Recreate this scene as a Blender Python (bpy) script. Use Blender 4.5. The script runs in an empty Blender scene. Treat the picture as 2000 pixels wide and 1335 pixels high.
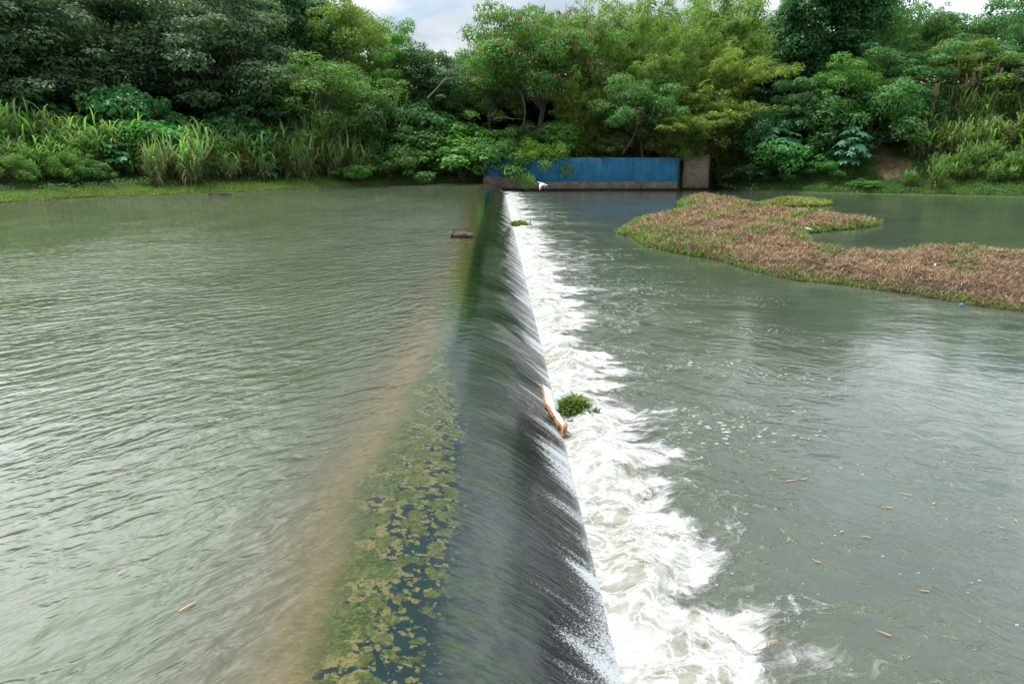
import bpy, math, random
import numpy as np
from mathutils import Vector, Matrix
R = math.radians
random.seed(7)
rng = np.random.default_rng(7)
scene = bpy.context.scene
COL = scene.collection

# ------------------------------------------------------------------ camera
CAM_H = 3.6                      # above the lower river
PITCH, YAW, F = R(15.39), R(1.33), 1333.0   # F: focal length in pixels of a 2000 px wide picture
cam_d = bpy.data.cameras.new('camera'); cam = bpy.data.objects.new('camera', cam_d); COL.objects.link(cam)
cam_d.sensor_width = 36; cam_d.lens = 24; cam_d.clip_end = 6000; cam_d.clip_start = .1
cam.location = (0, 0, CAM_H); cam.rotation_euler = (R(90) - PITCH, 0, -YAW)
scene.camera = cam
_fw = np.array([math.sin(YAW) * math.cos(PITCH), math.cos(YAW) * math.cos(PITCH), -math.sin(PITCH)])
_rt = np.array([math.cos(YAW), -math.sin(YAW), 0.0])
_up = np.cross(_rt, _fw)
def ray(px, py): return _fw * F + _rt * (px - 1000) + _up * (667.5 - py)
def at(px, py, z=0.0):
    d = ray(px, py); s = (z - CAM_H) / d[2]; return d * s + np.array([0, 0, CAM_H])
def at_y(px, py, Y):
    d = ray(px, py); s = Y / d[1]; return d * s + np.array([0, 0, CAM_H])

# ------------------------------------------------------------------ light
SUN_EL, SUN_AZ = R(71), R(308)   # azimuth clockwise from +Y
sd = bpy.data.lights.new('sun', 'SUN'); sun = bpy.data.objects.new('sun', sd); COL.objects.link(sun)
sd.energy = 4.8; sd.angle = R(5.0); sd.color = (1, .95, .87)
sv = Vector((math.sin(SUN_AZ) * math.cos(SUN_EL), math.cos(SUN_AZ) * math.cos(SUN_EL), math.sin(SUN_EL)))
sun.rotation_euler = sv.to_track_quat('Z', 'Y').to_euler(); sun.location = (-20, -30, 60)

class NB:
    """small helper around a node tree"""
    def __init__(s, nt): s.nt = nt; s.N = nt.nodes; s.L = nt.links
    def put(s, sock, v):
        if v is None: return
        if isinstance(v, bpy.types.NodeSocket): s.L.new(v, sock)
        else:
            try: sock.default_value = v
            except Exception: sock.default_value = tuple(v) + (1,)
    def n(s, typ, ins=None, **kw):
        nd = s.N.new(typ)
        for k, v in kw.items(): setattr(nd, k, v)
        for k, v in (ins or {}).items(): s.put(nd.inputs[k], v)
        return nd
    def m(s, op, a, b=None, c=None, clamp=False):
        nd = s.n('ShaderNodeMath', operation=op, use_clamp=clamp)
        for i, v in enumerate((a, b, c)): s.put(nd.inputs[i], v)
        return nd.outputs[0]
    def add(s, a, b): return s.m('ADD', a, b)
    def sub(s, a, b): return s.m('SUBTRACT', a, b)
    def mul(s, a, b): return s.m('MULTIPLY', a, b)
    def mx(s, a, b): return s.m('MAXIMUM', a, b)
    def step(s, v, a, b, o0=0., o1=1., smooth=True):
        nd = s.n('ShaderNodeMapRange', interpolation_type='SMOOTHSTEP' if smooth else 'LINEAR')
        s.put(nd.inputs[0], v)
        for i, q in enumerate((a, b, o0, o1)): s.put(nd.inputs[i + 1], q)
        return nd.outputs[0]
    def vm(s, op, a, b=None):
        nd = s.n('ShaderNodeVectorMath', operation=op)
        s.put(nd.inputs[0], a)
        if b is not None: s.put(nd.inputs[3 if op == 'SCALE' else 1], b)
        return nd.outputs[0]
    def mapv(s, v, scale=(1, 1, 1), rot=(0, 0, 0), loc=(0, 0, 0)):
        return s.n('ShaderNodeMapping', {'Vector': v, 'Scale': scale, 'Rotation': rot, 'Location': loc}).outputs[0]
    def noise(s, v, scale, detail=3, rough=.5, dist=0, out=0, lac=2.):
        return s.n('ShaderNodeTexNoise', {'Vector': v, 'Scale': scale, 'Detail': detail, 'Roughness': rough, 'Distortion': dist, 'Lacunarity': lac}).outputs[out]
    def voro(s, v, scale, feature='F1', out=0, rand=1.):
        return s.n('ShaderNodeTexVoronoi', {'Vector': v, 'Scale': scale, 'Randomness': rand}, feature=feature).outputs[out]
    def mix(s, f, a, b, blend='MIX'):
        nd = s.n('ShaderNodeMix', data_type='RGBA', blend_type=blend)
        s.put(nd.inputs[0], f); s.put(nd.inputs[6], a); s.put(nd.inputs[7], b); return nd.outputs[2]
    def ramp(s, f, stops):
        nd = s.n('ShaderNodeValToRGB'); s.put(nd.inputs[0], f); e = nd.color_ramp.elements
        while len(e) < len(stops): e.new(.5)
        for q, (p, c) in zip(e, stops): q.position = p; q.color = tuple(c) + (1,)
        return nd.outputs[0]
    def bump(s, h, dist=.05, strength=1., normal=None):
        return s.n('ShaderNodeBump', {'Height': h, 'Distance': dist, 'Strength': strength, 'Normal': normal}).outputs[0]
    def uv(s, x, y, deg, su, sv_, z=0.):
        c, q = math.cos(R(deg)), math.sin(R(deg))
        u = s.mul(s.add(s.mul(x, c), s.mul(y, q)), su); v = s.mul(s.sub(s.mul(y, c), s.mul(x, q)), sv_)
        return s.vec(u, v, z)
    def xyz(s, v):
        return s.n('ShaderNodeSeparateXYZ', {0: v}).outputs
    def vec(s, x, y, z):
        return s.n('ShaderNodeCombineXYZ', {0: x, 1: y, 2: z}).outputs[0]

world = bpy.data.worlds.new('World'); scene.world = world; world.use_nodes = True
world.node_tree.nodes.clear()
b = NB(world.node_tree)
sky = b.n('ShaderNodeTexSky', sky_type='NISHITA', sun_disc=False, sun_elevation=SUN_EL, sun_rotation=SUN_AZ, air_density=1.2, dust_density=.8)
g = b.n('ShaderNodeTexCoord').outputs['Generated']
gx, gy, gz = b.xyz(g)
zz = b.add(b.mx(gz, 0.0), .22)
cp = b.vec(b.m('DIVIDE', gx, zz), b.m('DIVIDE', gy, zz), .3)
cn = b.noise(cp, 1.15, 7, .58, .4)
cov = b.step(cn, .33, .47)
shade = b.noise(b.vm('ADD', cp, (.35, -.2, 1.7)), 1.5, 5, .55, .3)
cloud = b.ramp(b.step(shade, .34, .66), [(0, (.52, .58, .66)), (.5, (.74, .78, .82)), (1, (1., 1., .99))])
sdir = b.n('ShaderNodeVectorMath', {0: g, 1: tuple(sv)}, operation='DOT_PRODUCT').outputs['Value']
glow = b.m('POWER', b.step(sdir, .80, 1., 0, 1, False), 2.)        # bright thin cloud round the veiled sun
def bank(az, el, c0):                                               # bright cumulus bank added to the unseen sky for the river to reflect
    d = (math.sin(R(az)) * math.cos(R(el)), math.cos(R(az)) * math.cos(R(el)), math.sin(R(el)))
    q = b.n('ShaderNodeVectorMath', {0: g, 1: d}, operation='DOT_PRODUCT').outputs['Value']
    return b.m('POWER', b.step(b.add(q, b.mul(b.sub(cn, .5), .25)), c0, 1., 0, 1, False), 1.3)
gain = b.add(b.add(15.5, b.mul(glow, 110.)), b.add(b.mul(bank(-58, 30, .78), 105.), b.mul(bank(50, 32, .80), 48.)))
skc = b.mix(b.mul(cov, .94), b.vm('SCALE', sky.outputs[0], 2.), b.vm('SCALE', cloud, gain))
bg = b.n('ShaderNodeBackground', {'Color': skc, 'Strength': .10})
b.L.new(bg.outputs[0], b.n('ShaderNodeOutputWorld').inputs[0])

scene.view_settings.view_transform = 'Standard'; scene.view_settings.look = 'None'
scene.view_settings.gamma = 1; scene.view_settings.exposure = -.47
cy = scene.cycles
cy.use_denoising = True
cy.max_bounces = 7; cy.diffuse_bounces = 3; cy.glossy_bounces = 3; cy.transmission_bounces = 4; cy.transparent_max_bounces = 8
cy.sample_clamp_indirect = 4

# ------------------------------------------------------------------ object helpers
def tag(o, label=None, cat=None, group=None, kind=None):
    if label: o['label'] = label
    if cat: o['category'] = cat
    if group: o['group'] = group
    if kind: o['kind'] = kind
    return o
def link(name, me, parent=None):
    o = bpy.data.objects.new(name, me); COL.objects.link(o)
    if parent: o.parent = parent
    return o
def empty(name, loc, rz=0, scale=(1, 1, 1)):
    o = bpy.data.objects.new(name, None); COL.objects.link(o); o.empty_display_size = .3
    o.location = loc; o.rotation_euler = (0, 0, rz); o.scale = scale; return o
def mesh_np(name, verts, faces, mat=None, smooth=False):
    """verts (n,3); faces (m,k) array"""
    me = bpy.data.meshes.new(name)
    verts = np.asarray(verts, np.float32); faces = np.asarray(faces, np.int32)
    m, k = faces.shape
    me.vertices.add(len(verts)); me.vertices.foreach_set('co', verts.ravel())
    me.loops.add(m * k); me.loops.foreach_set('vertex_index', faces.ravel())
    me.polygons.add(m); me.polygons.foreach_set('loop_start', np.arange(0, m * k, k, dtype=np.int32))
    me.polygons.foreach_set('loop_total', np.full(m, k, np.int32))
    if smooth: me.polygons.foreach_set('use_smooth', np.ones(m, bool))
    me.update(calc_edges=True)
    if mat: me.materials.append(mat)
    return me
class Geo:
    """collects quads"""
    def __init__(s): s.v = []; s.f = []; s.n = 0
    def add(s, v, f):
        v = np.asarray(v, float); f = np.asarray(f, int)
        s.v.append(v); s.f.append(f + s.n); s.n += len(v)
    def tube(s, pts, rad, k=6, cap=True):
        pts = np.asarray(pts, float); n = len(pts); rad = np.broadcast_to(rad, (n,))
        t = np.gradient(pts, axis=0); t /= np.linalg.norm(t, axis=1)[:, None] + 1e-9
        ref = np.array([1., 0, 0]) if abs(t[0][0]) < .8 else np.array([0, 1., 0])
        V = []
        for i in range(n):
            u = np.cross(t[i], ref); u /= np.linalg.norm(u) + 1e-9; w = np.cross(t[i], u)
            a = np.arange(k) * 2 * np.pi / k
            V.append(pts[i] + rad[i] * (np.cos(a)[:, None] * u + np.sin(a)[:, None] * w))
        V = np.concatenate(V); Fc = []
        for i in range(n - 1):
            for j in range(k):
                Fc.append((i * k + j, i * k + (j + 1) % k, (i + 1) * k + (j + 1) % k, (i + 1) * k + j))
        if cap:
            c0 = len(V); V = np.vstack([V, pts[0], pts[-1]])
            for j in range(0, k, 1):
                Fc.append((j, c0, c0, (j + 1) % k)) if False else None
        s.add(V, Fc)
    def box(s, c, h, rot=None):
        c = np.asarray(c, float); h = np.asarray(h, float)
        v = np.array([(x, y, z) for x in (-1, 1) for y in (-1, 1) for z in (-1, 1)], float) * h
        if rot is not None: v = v @ np.asarray(rot).T
        s.add(v + c, [(0, 1, 3, 2), (4, 6, 7, 5), (0, 4, 5, 1), (2, 3, 7, 6), (0, 2, 6, 4), (1, 5, 7, 3)])
    def mesh(s, name, mat, smooth=False):
        return mesh_np(name, np.concatenate(s.v), np.concatenate(s.f), mat, smooth)
def unit(a): return a / (np.linalg.norm(a, axis=-1, keepdims=True) + 1e-9)
def leaves(c, d, nrm, L, W):
    """kite-shaped leaves: base c, direction d, normal nrm"""
    d = unit(d); s = unit(np.cross(d, nrm)); L = np.asarray(L)[:, None]; W = np.asarray(W)[:, None]
    n2 = np.cross(s, d)
    v = np.stack([c, c + d * L * .45 + s * W * .5 + n2 * L * .03, c + d * L - n2 * L * .06, c + d * L * .45 - s * W * .5 + n2 * L * .03], 1).reshape(-1, 3)
    f = np.arange(len(v)).reshape(-1, 4); return v, f
def blades(base, az, lean, L, W, seg=5, droop=1.6, r=rng):
    """arching grass blades, base (n,3)"""
    n = len(base); az = np.asarray(az); P = [base]; p = base.copy(); ang = np.asarray(lean).copy()
    wid = [np.asarray(W) * .7]
    for i in range(seg):
        d = np.stack([np.cos(az) * np.sin(ang), np.sin(az) * np.sin(ang), np.cos(ang)], 1)
        p = p + d * (np.asarray(L) / seg)[:, None]; P.append(p)
        ang = ang + droop / seg * r.uniform(.5, 1.5, n) * (i + 1) / seg * 1.6
        wid.append(np.asarray(W) * (1 - ((i + 1) / seg) ** 2) + .001)
    side = np.stack([-np.sin(az), np.cos(az), np.zeros(n)], 1)
    V = []
    for q, w in zip(P, wid): V += [q - side * w[:, None] * .5, q + side * w[:, None] * .5]
    V = np.stack(V, 1); k = 2 * (seg + 1)
    fb = np.array([(2 * i, 2 * i + 1, 2 * i + 3, 2 * i + 2) for i in range(seg)])
    Fc = (np.arange(n)[:, None, None] * k + fb[None]).reshape(-1, 4)
    return V.reshape(-1, 3), Fc
def sph(n, r=rng):
    v = r.normal(size=(n, 3)); return unit(v)

# ------------------------------------------------------------------ materials
def mat(name):
    m = bpy.data.materials.new(name); m.use_nodes = True; m.node_tree.nodes.clear()
    return m, NB(m.node_tree)
def out(b, sh): b.L.new(sh, b.n('ShaderNodeOutputMaterial').inputs[0])
def principled(b, col, rough=.7, normal=None, spec=.5, ior=1.45):
    return b.n('ShaderNodeBsdfPrincipled', {'Base Color': col, 'Roughness': rough, 'Normal': normal, 'Specular IOR Level': spec, 'IOR': ior}).outputs[0]

def leaf_material(name, trans=.3, var=.55, yellow=.12, rough=.5, ycol=(.28, .24, .06)):
    m, b = mat(name)
    oi = b.n('ShaderNodeObjectInfo'); geo = b.n('ShaderNodeNewGeometry')
    rnd = geo.outputs['Random Per Island']
    pos = b.n('ShaderNodeTexCoord').outputs['Object']
    big = b.noise(pos, .55, 2)
    k = b.add(b.add(b.mul(rnd, var), 1 - var * .5), b.mul(b.sub(big, .5), 1.1))
    col = b.mix(1., oi.outputs['Color'], b.vec(k, k, k), 'MULTIPLY')
    yl = b.m('GREATER_THAN', b.m('FRACT', b.mul(rnd, 37.7)), 1 - yellow)
    col = b.mix(b.mul(yl, .6), col, ycol)
    p = principled(b, col, rough, spec=.22)
    tcol = b.mix(1., col, (1.5, 1.9, .8), 'MULTIPLY')
    t = b.n('ShaderNodeBsdfTranslucent', {'Color': tcol}).outputs[0]
    mx = b.n('ShaderNodeMixShader', {0: trans, 1: p, 2: t}).outputs[0]
    out(b, mx); return m
M_leaf = leaf_material('leaf', .32, .6, .05)
M_glossy = leaf_material('waxy_leaf', .22, .55, .025, .4)
M_grass = leaf_material('grass_blade', .35, .8, .10, .5, (.32, .32, .14))
M_dry = leaf_material('dry_blade', .2, .8, .3, .7, (.36, .27, .14))
def bark_material():
    m, b = mat('bark'); p = b.n('ShaderNodeTexCoord').outputs['Object']
    n1 = b.noise(b.mapv(p, (6, 6, 1.2)), 2, 5, .6)
    col = b.ramp(n1, [(.3, (.05, .04, .03)), (.6, (.14, .115, .085)), (.8, (.22, .19, .15))])
    out(b, principled(b, col, .9, b.bump(n1, .04))); return m
M_bark = bark_material()
def culm_material():
    m, b = mat('bamboo_culm'); p = b.n('ShaderNodeTexCoord').outputs['Object']
    n1 = b.noise(p, 1.3, 3)
    out(b, principled(b, b.ramp(n1, [(.3, (.09, .10, .03)), (.7, (.22, .19, .08))]), .5)); return m
M_culm = culm_material()

ZU = .75                          # upper river level
X_BASE = .88                      # foot of the weir
PROF = np.array([(-1.9, ZU), (-1.5, ZU), (-1.1, ZU - .002), (-.8, ZU - .008), (-.6, ZU - .02), (-.42, ZU - .045), (-.25, .66), (-.1, .61), (.05, .545),
                 (.2, .47), (.35, .375), (.5, .275), (.65, .165), (.78, .07), (.9, -.02), (1.02, -.12)])

def weir_colour(b, p, x, y):
    wob = b.mul(b.sub(b.noise(b.mapv(p, (.8, .5, .8)), 1, 4, .55), .5), 1.0)
    xx = b.add(x, wob)
    fine = b.noise(b.mapv(p, (9, 9, 9)), 1, 6, .7)
    grain = b.noise(p, 38, 4, .7); grain0 = b.noise(b.mapv(p, (14, 40, 14)), 1, 4, .7)
    tan = b.ramp(b.add(b.mul(fine, .5), b.mul(grain0, .5)), [(.34, (.045, .048, .018)), (.5, (.115, .090, .042)), (.68, (.19, .155, .085))])
    # rosettes of algae
    pw = b.vm('ADD', p, b.vm('SCALE', b.noise(p, 5.5, 6, .68, out=1), .24))
    v = b.voro(pw, 6.8); v2 = b.voro(b.vm('ADD', pw, (3.1, 1.7, 0)), 15.)
    dens = b.step(b.add(xx, b.mul(b.sub(b.noise(p, .5, 2), .5), .7)), -1.25, -.28, .95, .30, False)
    dn = b.add(dens, b.mul(b.sub(fine, .5), .42))
    body = b.mx(b.step(v, b.add(dn, .02), b.sub(dn, .08)), b.step(v2, b.sub(dn, .02), b.sub(dn, .12)))
    rim = b.mul(b.step(v, b.sub(dn, .09), b.sub(dn, .02)), body)
    ring = b.mul(b.step(b.m('ABSOLUTE', b.sub(v, b.mul(dn, .5))), .06, .01), body)
    green = b.ramp(b.add(b.mul(fine, .5), b.mul(grain, .5)), [(.38, (.008, .022, .006)), (.5, (.032, .050, .013)), (.62, (.085, .088, .03))])
    rimk = b.mul(b.mx(rim, b.mul(ring, .35)), b.step(grain, .38, .58, .25, 1))
    ros = b.mix(b.mul(rimk, .7), green, (.15, .125, .05))
    teal = b.ramp(b.add(b.mul(fine, .6), b.mul(grain, .4)), [(.35, (.001, .010, .012)), (.6, (.002, .021, .022))])
    top = b.mix(body, teal, ros)
    top = b.mix(b.step(b.add(xx, b.mul(b.sub(fine, .5), .8)), -.92, -1.28), top, tan)
    # the face: black wet concrete with trailing green weed, which reaches the lip further along
    far = b.step(b.add(y, b.mul(b.sub(fine, .5), 3.)), 6.8, 9.5)
    weed = b.noise(b.uv(x, y, -10, 1.2, 6.5), 1, 6, .7, .5)
    pat = b.noise(b.mapv(p, (.6, .16, .6)), 1, 3, .5)
    wmask = b.mul(b.step(weed, .40, .62), b.step(b.add(x, b.mul(pat, .6)), .75, .35))
    facec = b.mix(wmask, (.010, .013, .015), b.ramp(fine, [(.3, (.007, .018, .005)), (.7, (.026, .050, .011))]))
    facec = b.mix(b.mul(b.step(grain, .5, .72), .6), facec, (.03, .034, .036))
    wfar = b.mul(far, b.step(b.add(x, b.mul(b.sub(weed, .5), 1.2)), .32, .04))
    facec = b.mix(wfar, facec, b.ramp(weed, [(.38, (.002, .008, .003)), (.5, (.006, .017, .005)), (.62, (.014, .030, .009)), (.75, (.034, .052, .017))]))
    lip = b.step(b.add(x, b.mul(b.sub(weed, .5), .5)), b.add(b.mul(far, -.40), -.40), b.add(b.mul(far, -.36), -.26))
    top = b.mix(b.mul(b.step(y, 8., 16.), .65), top, (.05, .055, .020))
    return b.mix(lip, top, facec)
def water_upper():
    m, b = mat('river_over_weir'); p = b.n('ShaderNodeTexCoord').outputs['Object']
    x, y, z = b.xyz(p)
    # ripples: fade out where the water gets shallow and fast
    calm = b.step(x, -1.7, -.7, 1, .10)
    wrp = b.vm('SCALE', b.vm('SUBTRACT', b.noise(p, .35, 2, .5, out=1), (.5, .5, .5)), 1.0)
    qx, qy, qz = b.xyz(b.vm('ADD', p, wrp))
    w1 = b.noise(b.uv(qx, qy, 42, 2.5, 5.4), 1.0, 3, .5, .3)
    w2 = b.noise(b.uv(qx, qy, 28, .55, 1.3), 1.0, 2, .5, .3)
    w3 = b.noise(b.uv(qx, qy, 55, 3.2, 8.5), 1.0, 2, .5, .3)
    gust = b.step(b.noise(b.mapv(p, (.11, .06, 1)), 1, 3), .3, .7, .45, 1.15)
    h = b.add(b.add(b.mul(w1, .068), b.mul(w2, .055)), b.mul(w3, .016))
    h = b.mul(h, b.mul(b.mul(calm, gust), b.step(y, 3., 12., .5, 1.)))
    # streaks of fast water down the face
    st = b.noise(b.uv(qx, y, -9, 1.3, 11.), 1.0, 4, .6, .4)
    st2 = b.noise(b.uv(x, y, -8, 9., 26., b.mul(z, 5.)), 1.0, 4, .65, .3)
    face = b.step(x, -.52, -.2)
    brk = b.step(b.noise(b.mapv(p, (.4, .55, 1)), 1, 2), .35, .65, .35, 1)
    h = b.add(h, b.mul(face, b.mul(brk, b.add(b.mul(st, .013), b.mul(st2, .0065)))))
    nrm = b.bump(h, 1.0)
    silt = b.noise(b.mapv(p, (.5, .2, 1)), 1, 3, .5, .6)
    murk = b.mix(b.step(silt, .3, .7), (.058, .072, .042), (.074, .090, .056))
    murk = b.mix(b.step(x, -2.3, -1.2), murk, (.072, .070, .046))
    edge = b.mul(b.sub(b.noise(b.mapv(p, (2.2, .8, 1)), 1, 4), .5), .7)
    op = b.step(b.add(x, edge), -1.85, -.85, 1, .05)
    film = b.mul(b.mul(b.mul(b.step(b.add(x, b.mul(b.sub(st2, .5), .25)), -.42, -.32), b.step(x, .3, -.1)), b.step(st2, .40, .6)), b.step(y, 8.5, 5.5))
    col = b.mix(op, weir_colour(b, p, x, y), murk)
    col = b.mix(b.mul(film, .35), col, (.065, .076, .082))
    # aerated white water: specks in streaks towards the foot
    sp = b.noise(b.mapv(p, (48, 72, 48)), 1, 4, .8)
    stk = b.noise(b.uv(x, y, -14, .6, 3.0), 1.0, 3, .6, .3)
    patch = b.noise(b.mapv(p, (.2, .38, 1)), 1, 2)
    grow = b.add(b.step(x, -.15, .88, -.33, .165, False), b.add(b.mul(b.sub(stk, .5), .85), b.mul(b.sub(patch, .5), .5)))
    wm = b.mul(b.step(b.add(sp, grow), .57, .70), b.step(x, .0, .3))
    wm = b.mx(wm, b.mul(b.step(x, .78, .92), b.step(sp, .35, .6)))
    col = b.mix(b.mul(wm, .9), col, (.42, .44, .46))
    body = b.n('ShaderNodeBsdfDiffuse', {'Color': col}).outputs[0]
    fr = b.n('ShaderNodeFresnel', {'IOR': 1.333, 'Normal': nrm}).outputs[0]
    gl = b.n('ShaderNodeBsdfGlossy', {'Color': (1, 1, 1, 1), 'Roughness': .045, 'Normal': nrm}).outputs[0]
    out(b, b.n('ShaderNodeMixShader', {0: b.mul(fr, b.sub(1., b.mul(wm, .8))), 1: body, 2: gl}).outputs[0]); return m
M_up = water_upper()

def water_lower():
    m, b = mat('white_water'); p = b.n('ShaderNodeTexCoord').outputs['Object']
    x, y, z = b.xyz(p)
    d = b.sub(x, X_BASE)
    yv = b.vec(0., y, 0.)
    Ln = b.noise(b.mapv(yv, (1, .42, 1)), 1, 3, .55)
    L = b.mul(b.step(Ln, .28, .74, .95, 3.0, False), b.step(y, 6, 26, 1.0, 1.15, False))
    mm = b.sub(1., b.m('DIVIDE', d, L))
    flat = b.vec(x, y, 0.)
    wv = b.vm('SCALE', b.vm('SUBTRACT', b.noise(flat, .7, 3, .5, out=1), (.5, .5, .5)), 1.3)
    pw = b.vm('ADD', flat, wv)
    n1 = b.noise(b.mapv(pw, (1.0, 2.0, 1)), 1.3, 8, .62)
    solid = b.step(b.add(b.mul(mm, 1.25), b.mul(b.sub(n1, .5), 2.6)), .10, .80)
    # lace of stretched foam
    n2 = b.noise(b.mapv(pw, (.75, 1.7, 1)), 1.5, 5, .55, .5)
    wv2 = b.vm('SCALE', b.vm('SUBTRACT', b.noise(flat, 2.2, 4, .6, out=1), (.5, .5, .5)), .75)
    pl = b.vm('ADD', pw, wv2)
    e1 = b.voro(b.mapv(pl, (1., 1.25, 1)), 1.9, 'DISTANCE_TO_EDGE'); e2 = b.voro(b.mapv(pl, (1., 1.3, 1), loc=(3, 1, 0)), 4.2, 'DISTANCE_TO_EDGE')
    brk = b.step(b.noise(pw, 1.6, 5, .65), .36, .66)
    lace = b.mul(b.mx(b.step(e1, .16, .0), b.mul(b.step(e2, .16, .01), .8)), brk)
    lace = b.mul(lace, b.step(b.add(mm, b.mul(b.sub(n2, .5), 1.6)), -1.15, .25))
    # drifting flecks
    pf = b.mapv(b.vm('ADD', flat, b.vm('SCALE', wv, .25)), (1, 1.5, 1))
    patch = b.noise(b.mapv(pw, (.16, .32, 1)), 1, 4, .6, .4)
    lines = b.noise(b.mapv(pw, (.22, 1.1, 1), loc=(7, 0, 0)), 1, 3, .5, .3)
    decay = b.mul(b.step(d, .5, 12, 1, .0), b.step(y, 5, 9, .55, 1))
    rad = b.mul(b.mul(b.step(b.add(b.mul(patch, .6), b.mul(lines, .5)), .42, .70), decay), .44)
    fl1 = b.step(b.sub(b.voro(pf, 6.5), b.mul(b.sub(b.noise(flat, 30, 2), .5), .25)), rad, b.mul(rad, .7))
    fl2 = b.mul(b.step(b.voro(b.vm('ADD', pf, (1.3, 2.1, 0)), 13.), b.mul(rad, .75), b.mul(rad, .4)), .9)
    fleck = b.mul(b.mx(fl1, fl2), b.step(rad, .02, .06))
    fuzz = b.noise(flat, 14, 4, .7)
    foam = b.mx(b.mul(solid, b.step(b.add(mm, b.mul(b.sub(n2, .5), 1.3)), -.1, .6, .48, 1)), b.mul(lace, b.step(fuzz, .3, .6, .45, .85)))
    foam = b.mx(b.step(foam, .14, .95, 0, 1, False), b.mul(fleck, .75))
    # ripples
    near = b.step(d, .0, 7.0, 1.0, 0.0)
    ax, ay, az_ = b.xyz(pw)
    w1 = b.noise(b.uv(ax, ay, -25, 1.0, 2.2), 1.0, 4, .55, .5)
    w2 = b.noise(b.mapv(flat, (.32, .6, 1), (0, 0, R(12))), 1.0, 3, .5, .6)
    w3 = b.noise(b.uv(ax, ay, -35, 3.5, 8.), 1.0, 3, .55, .4)
    gust = b.step(b.noise(b.mapv(flat, (.10, .16, 1)), 1, 3), .3, .7, .5, 1.1)
    h = b.add(b.add(b.mul(w1, b.add(.010, b.mul(near, .022))), b.mul(w2, .026)), b.mul(w3, b.add(.006, b.mul(near, .012))))
    h = b.add(b.mul(h, gust), b.mul(b.step(foam, .05, 1.), b.add(b.mul(n1, .13), b.mul(fuzz, .02))))
    nrm = b.bump(h, 1.0)
    silt = b.noise(b.mapv(pw, (.22, .3, 1)), 1, 3, .5, .6)
    murk = b.mix(b.step(silt, .3, .7), (.042, .054, .037), (.058, .072, .054))
    body = b.n('ShaderNodeBsdfDiffuse', {'Color': murk}).outputs[0]
    fr = b.n('ShaderNodeFresnel', {'IOR': 1.333, 'Normal': nrm}).outputs[0]
    gl = b.n('ShaderNodeBsdfGlossy', {'Color': (1, 1, 1, 1), 'Roughness': .07, 'Normal': nrm}).outputs[0]
    wat = b.n('ShaderNodeMixShader', {0: fr, 1: body, 2: gl}).outputs[0]
    churn = b.add(b.add(b.mul(n1, .9), b.mul(b.mx(b.step(e1, .14, 0.), b.step(e2, .12, 0.)), .22)), b.mul(b.sub(fuzz, .5), .35))
    fc = b.ramp(churn, [(.26, (.17, .175, .12)), (.46, (.29, .30, .26)), (.66, (.42, .43, .42)), (.86, (.52, .53, .53))])
    fc = b.mix(b.step(foam, .12, .6), (.23, .25, .20), fc)
    wh = b.n('ShaderNodeBsdfDiffuse', {'Color': fc, 'Normal': nrm}).outputs[0]
    out(b, b.n('ShaderNodeMixShader', {0: foam, 1: wat, 2: wh}).outputs[0]); return m
M_low = water_lower()

# ------------------------------------------------------------------ water and weir
Y0, Y1 = -25., 69.6
def noise1(x, y, s=0):
    return (np.sin(x * 1.3 + s) * np.cos(y * 1.1 - s * 2) + .6 * np.sin(x * 2.9 - y * 2.3 + s * 3) + .4 * np.sin(y * 5.1 + x * 3.7 + s)) / 2
xs = np.concatenate([[-500, -200, -80, -40, -20, -10, -6, -4, -3], PROF[:, 0]])
zs = np.concatenate([np.full(9, ZU), PROF[:, 1]])
# finer profile through the curve
xf = np.concatenate([xs[:10], np.linspace(-1.85, 1.02, 50)]); zf = np.interp(xf, xs, zs)
k = np.ones(5) / 5; zsm = zf.copy(); zsm[12:-2] = np.convolve(zf, k, 'same')[12:-2]; zf = zsm
ys = np.concatenate([np.arange(Y0, 3, 2.), np.arange(3, 30, .12), np.arange(30, Y1, .3), [Y1]])
XX, YY = np.meshgrid(xf, ys); ZZ = np.tile(zf, (len(ys), 1))
fc = np.clip((XX + .5) / .6, 0, 1) * np.clip((1.0 - XX) / .2, 0, 1)
ZZ = ZZ + fc * np.clip((.75 - XX) / .4, 0, 1) * .009 * (np.sin(YY * 2.3 + XX) + .8 * np.sin(YY * 5.1 - XX * 2 + np.sin(YY * .7) * 2))
def grid_faces(r, c):
    i = np.arange(r - 1)[:, None] * c + np.arange(c - 1)[None]
    return np.stack([i, i + 1, i + c + 1, i + c], -1).reshape(-1, 4)
V = np.stack([XX, YY, ZZ], -1); cs = int(np.argmin(abs(xf + 1.15)))
up = link('river_upstream', mesh_np('river_upstream', V[:, :cs + 1].reshape(-1, 3), grid_faces(len(ys), cs + 1), M_up, True))
tag(up, kind='structure')
nw = len(xf) - cs
V2 = V[:, cs:].reshape(-1, 3); lower = V2.copy(); lower[:, 2] = -1.3
nV = len(V2); idx = np.arange(nV).reshape(len(ys), nw)
Fw = [grid_faces(len(ys), nw)]
for line in (idx[0, ::-1], idx[-1], idx[:, -1]): Fw.append(np.stack([line[:-1], line[:-1] + nV, line[1:] + nV, line[1:]], 1))
weir = tag(link('weir', mesh_np('weir', np.vstack([V2, lower]), np.concatenate(Fw), M_up, True)), 'long low concrete weir coated in tan and green algae with river pouring over it', 'weir')
# upper river beyond the weir's far end (towards the left bank)
g_ = Geo(); g_.add([(-500, Y1, ZU), (-1.85, Y1, ZU), (-1.85, 130, ZU), (-500, 130, ZU)], [(0, 1, 2, 3)])
tag(link('river_backwater', g_.mesh('river_backwater', M_up)), kind='structure')

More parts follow.
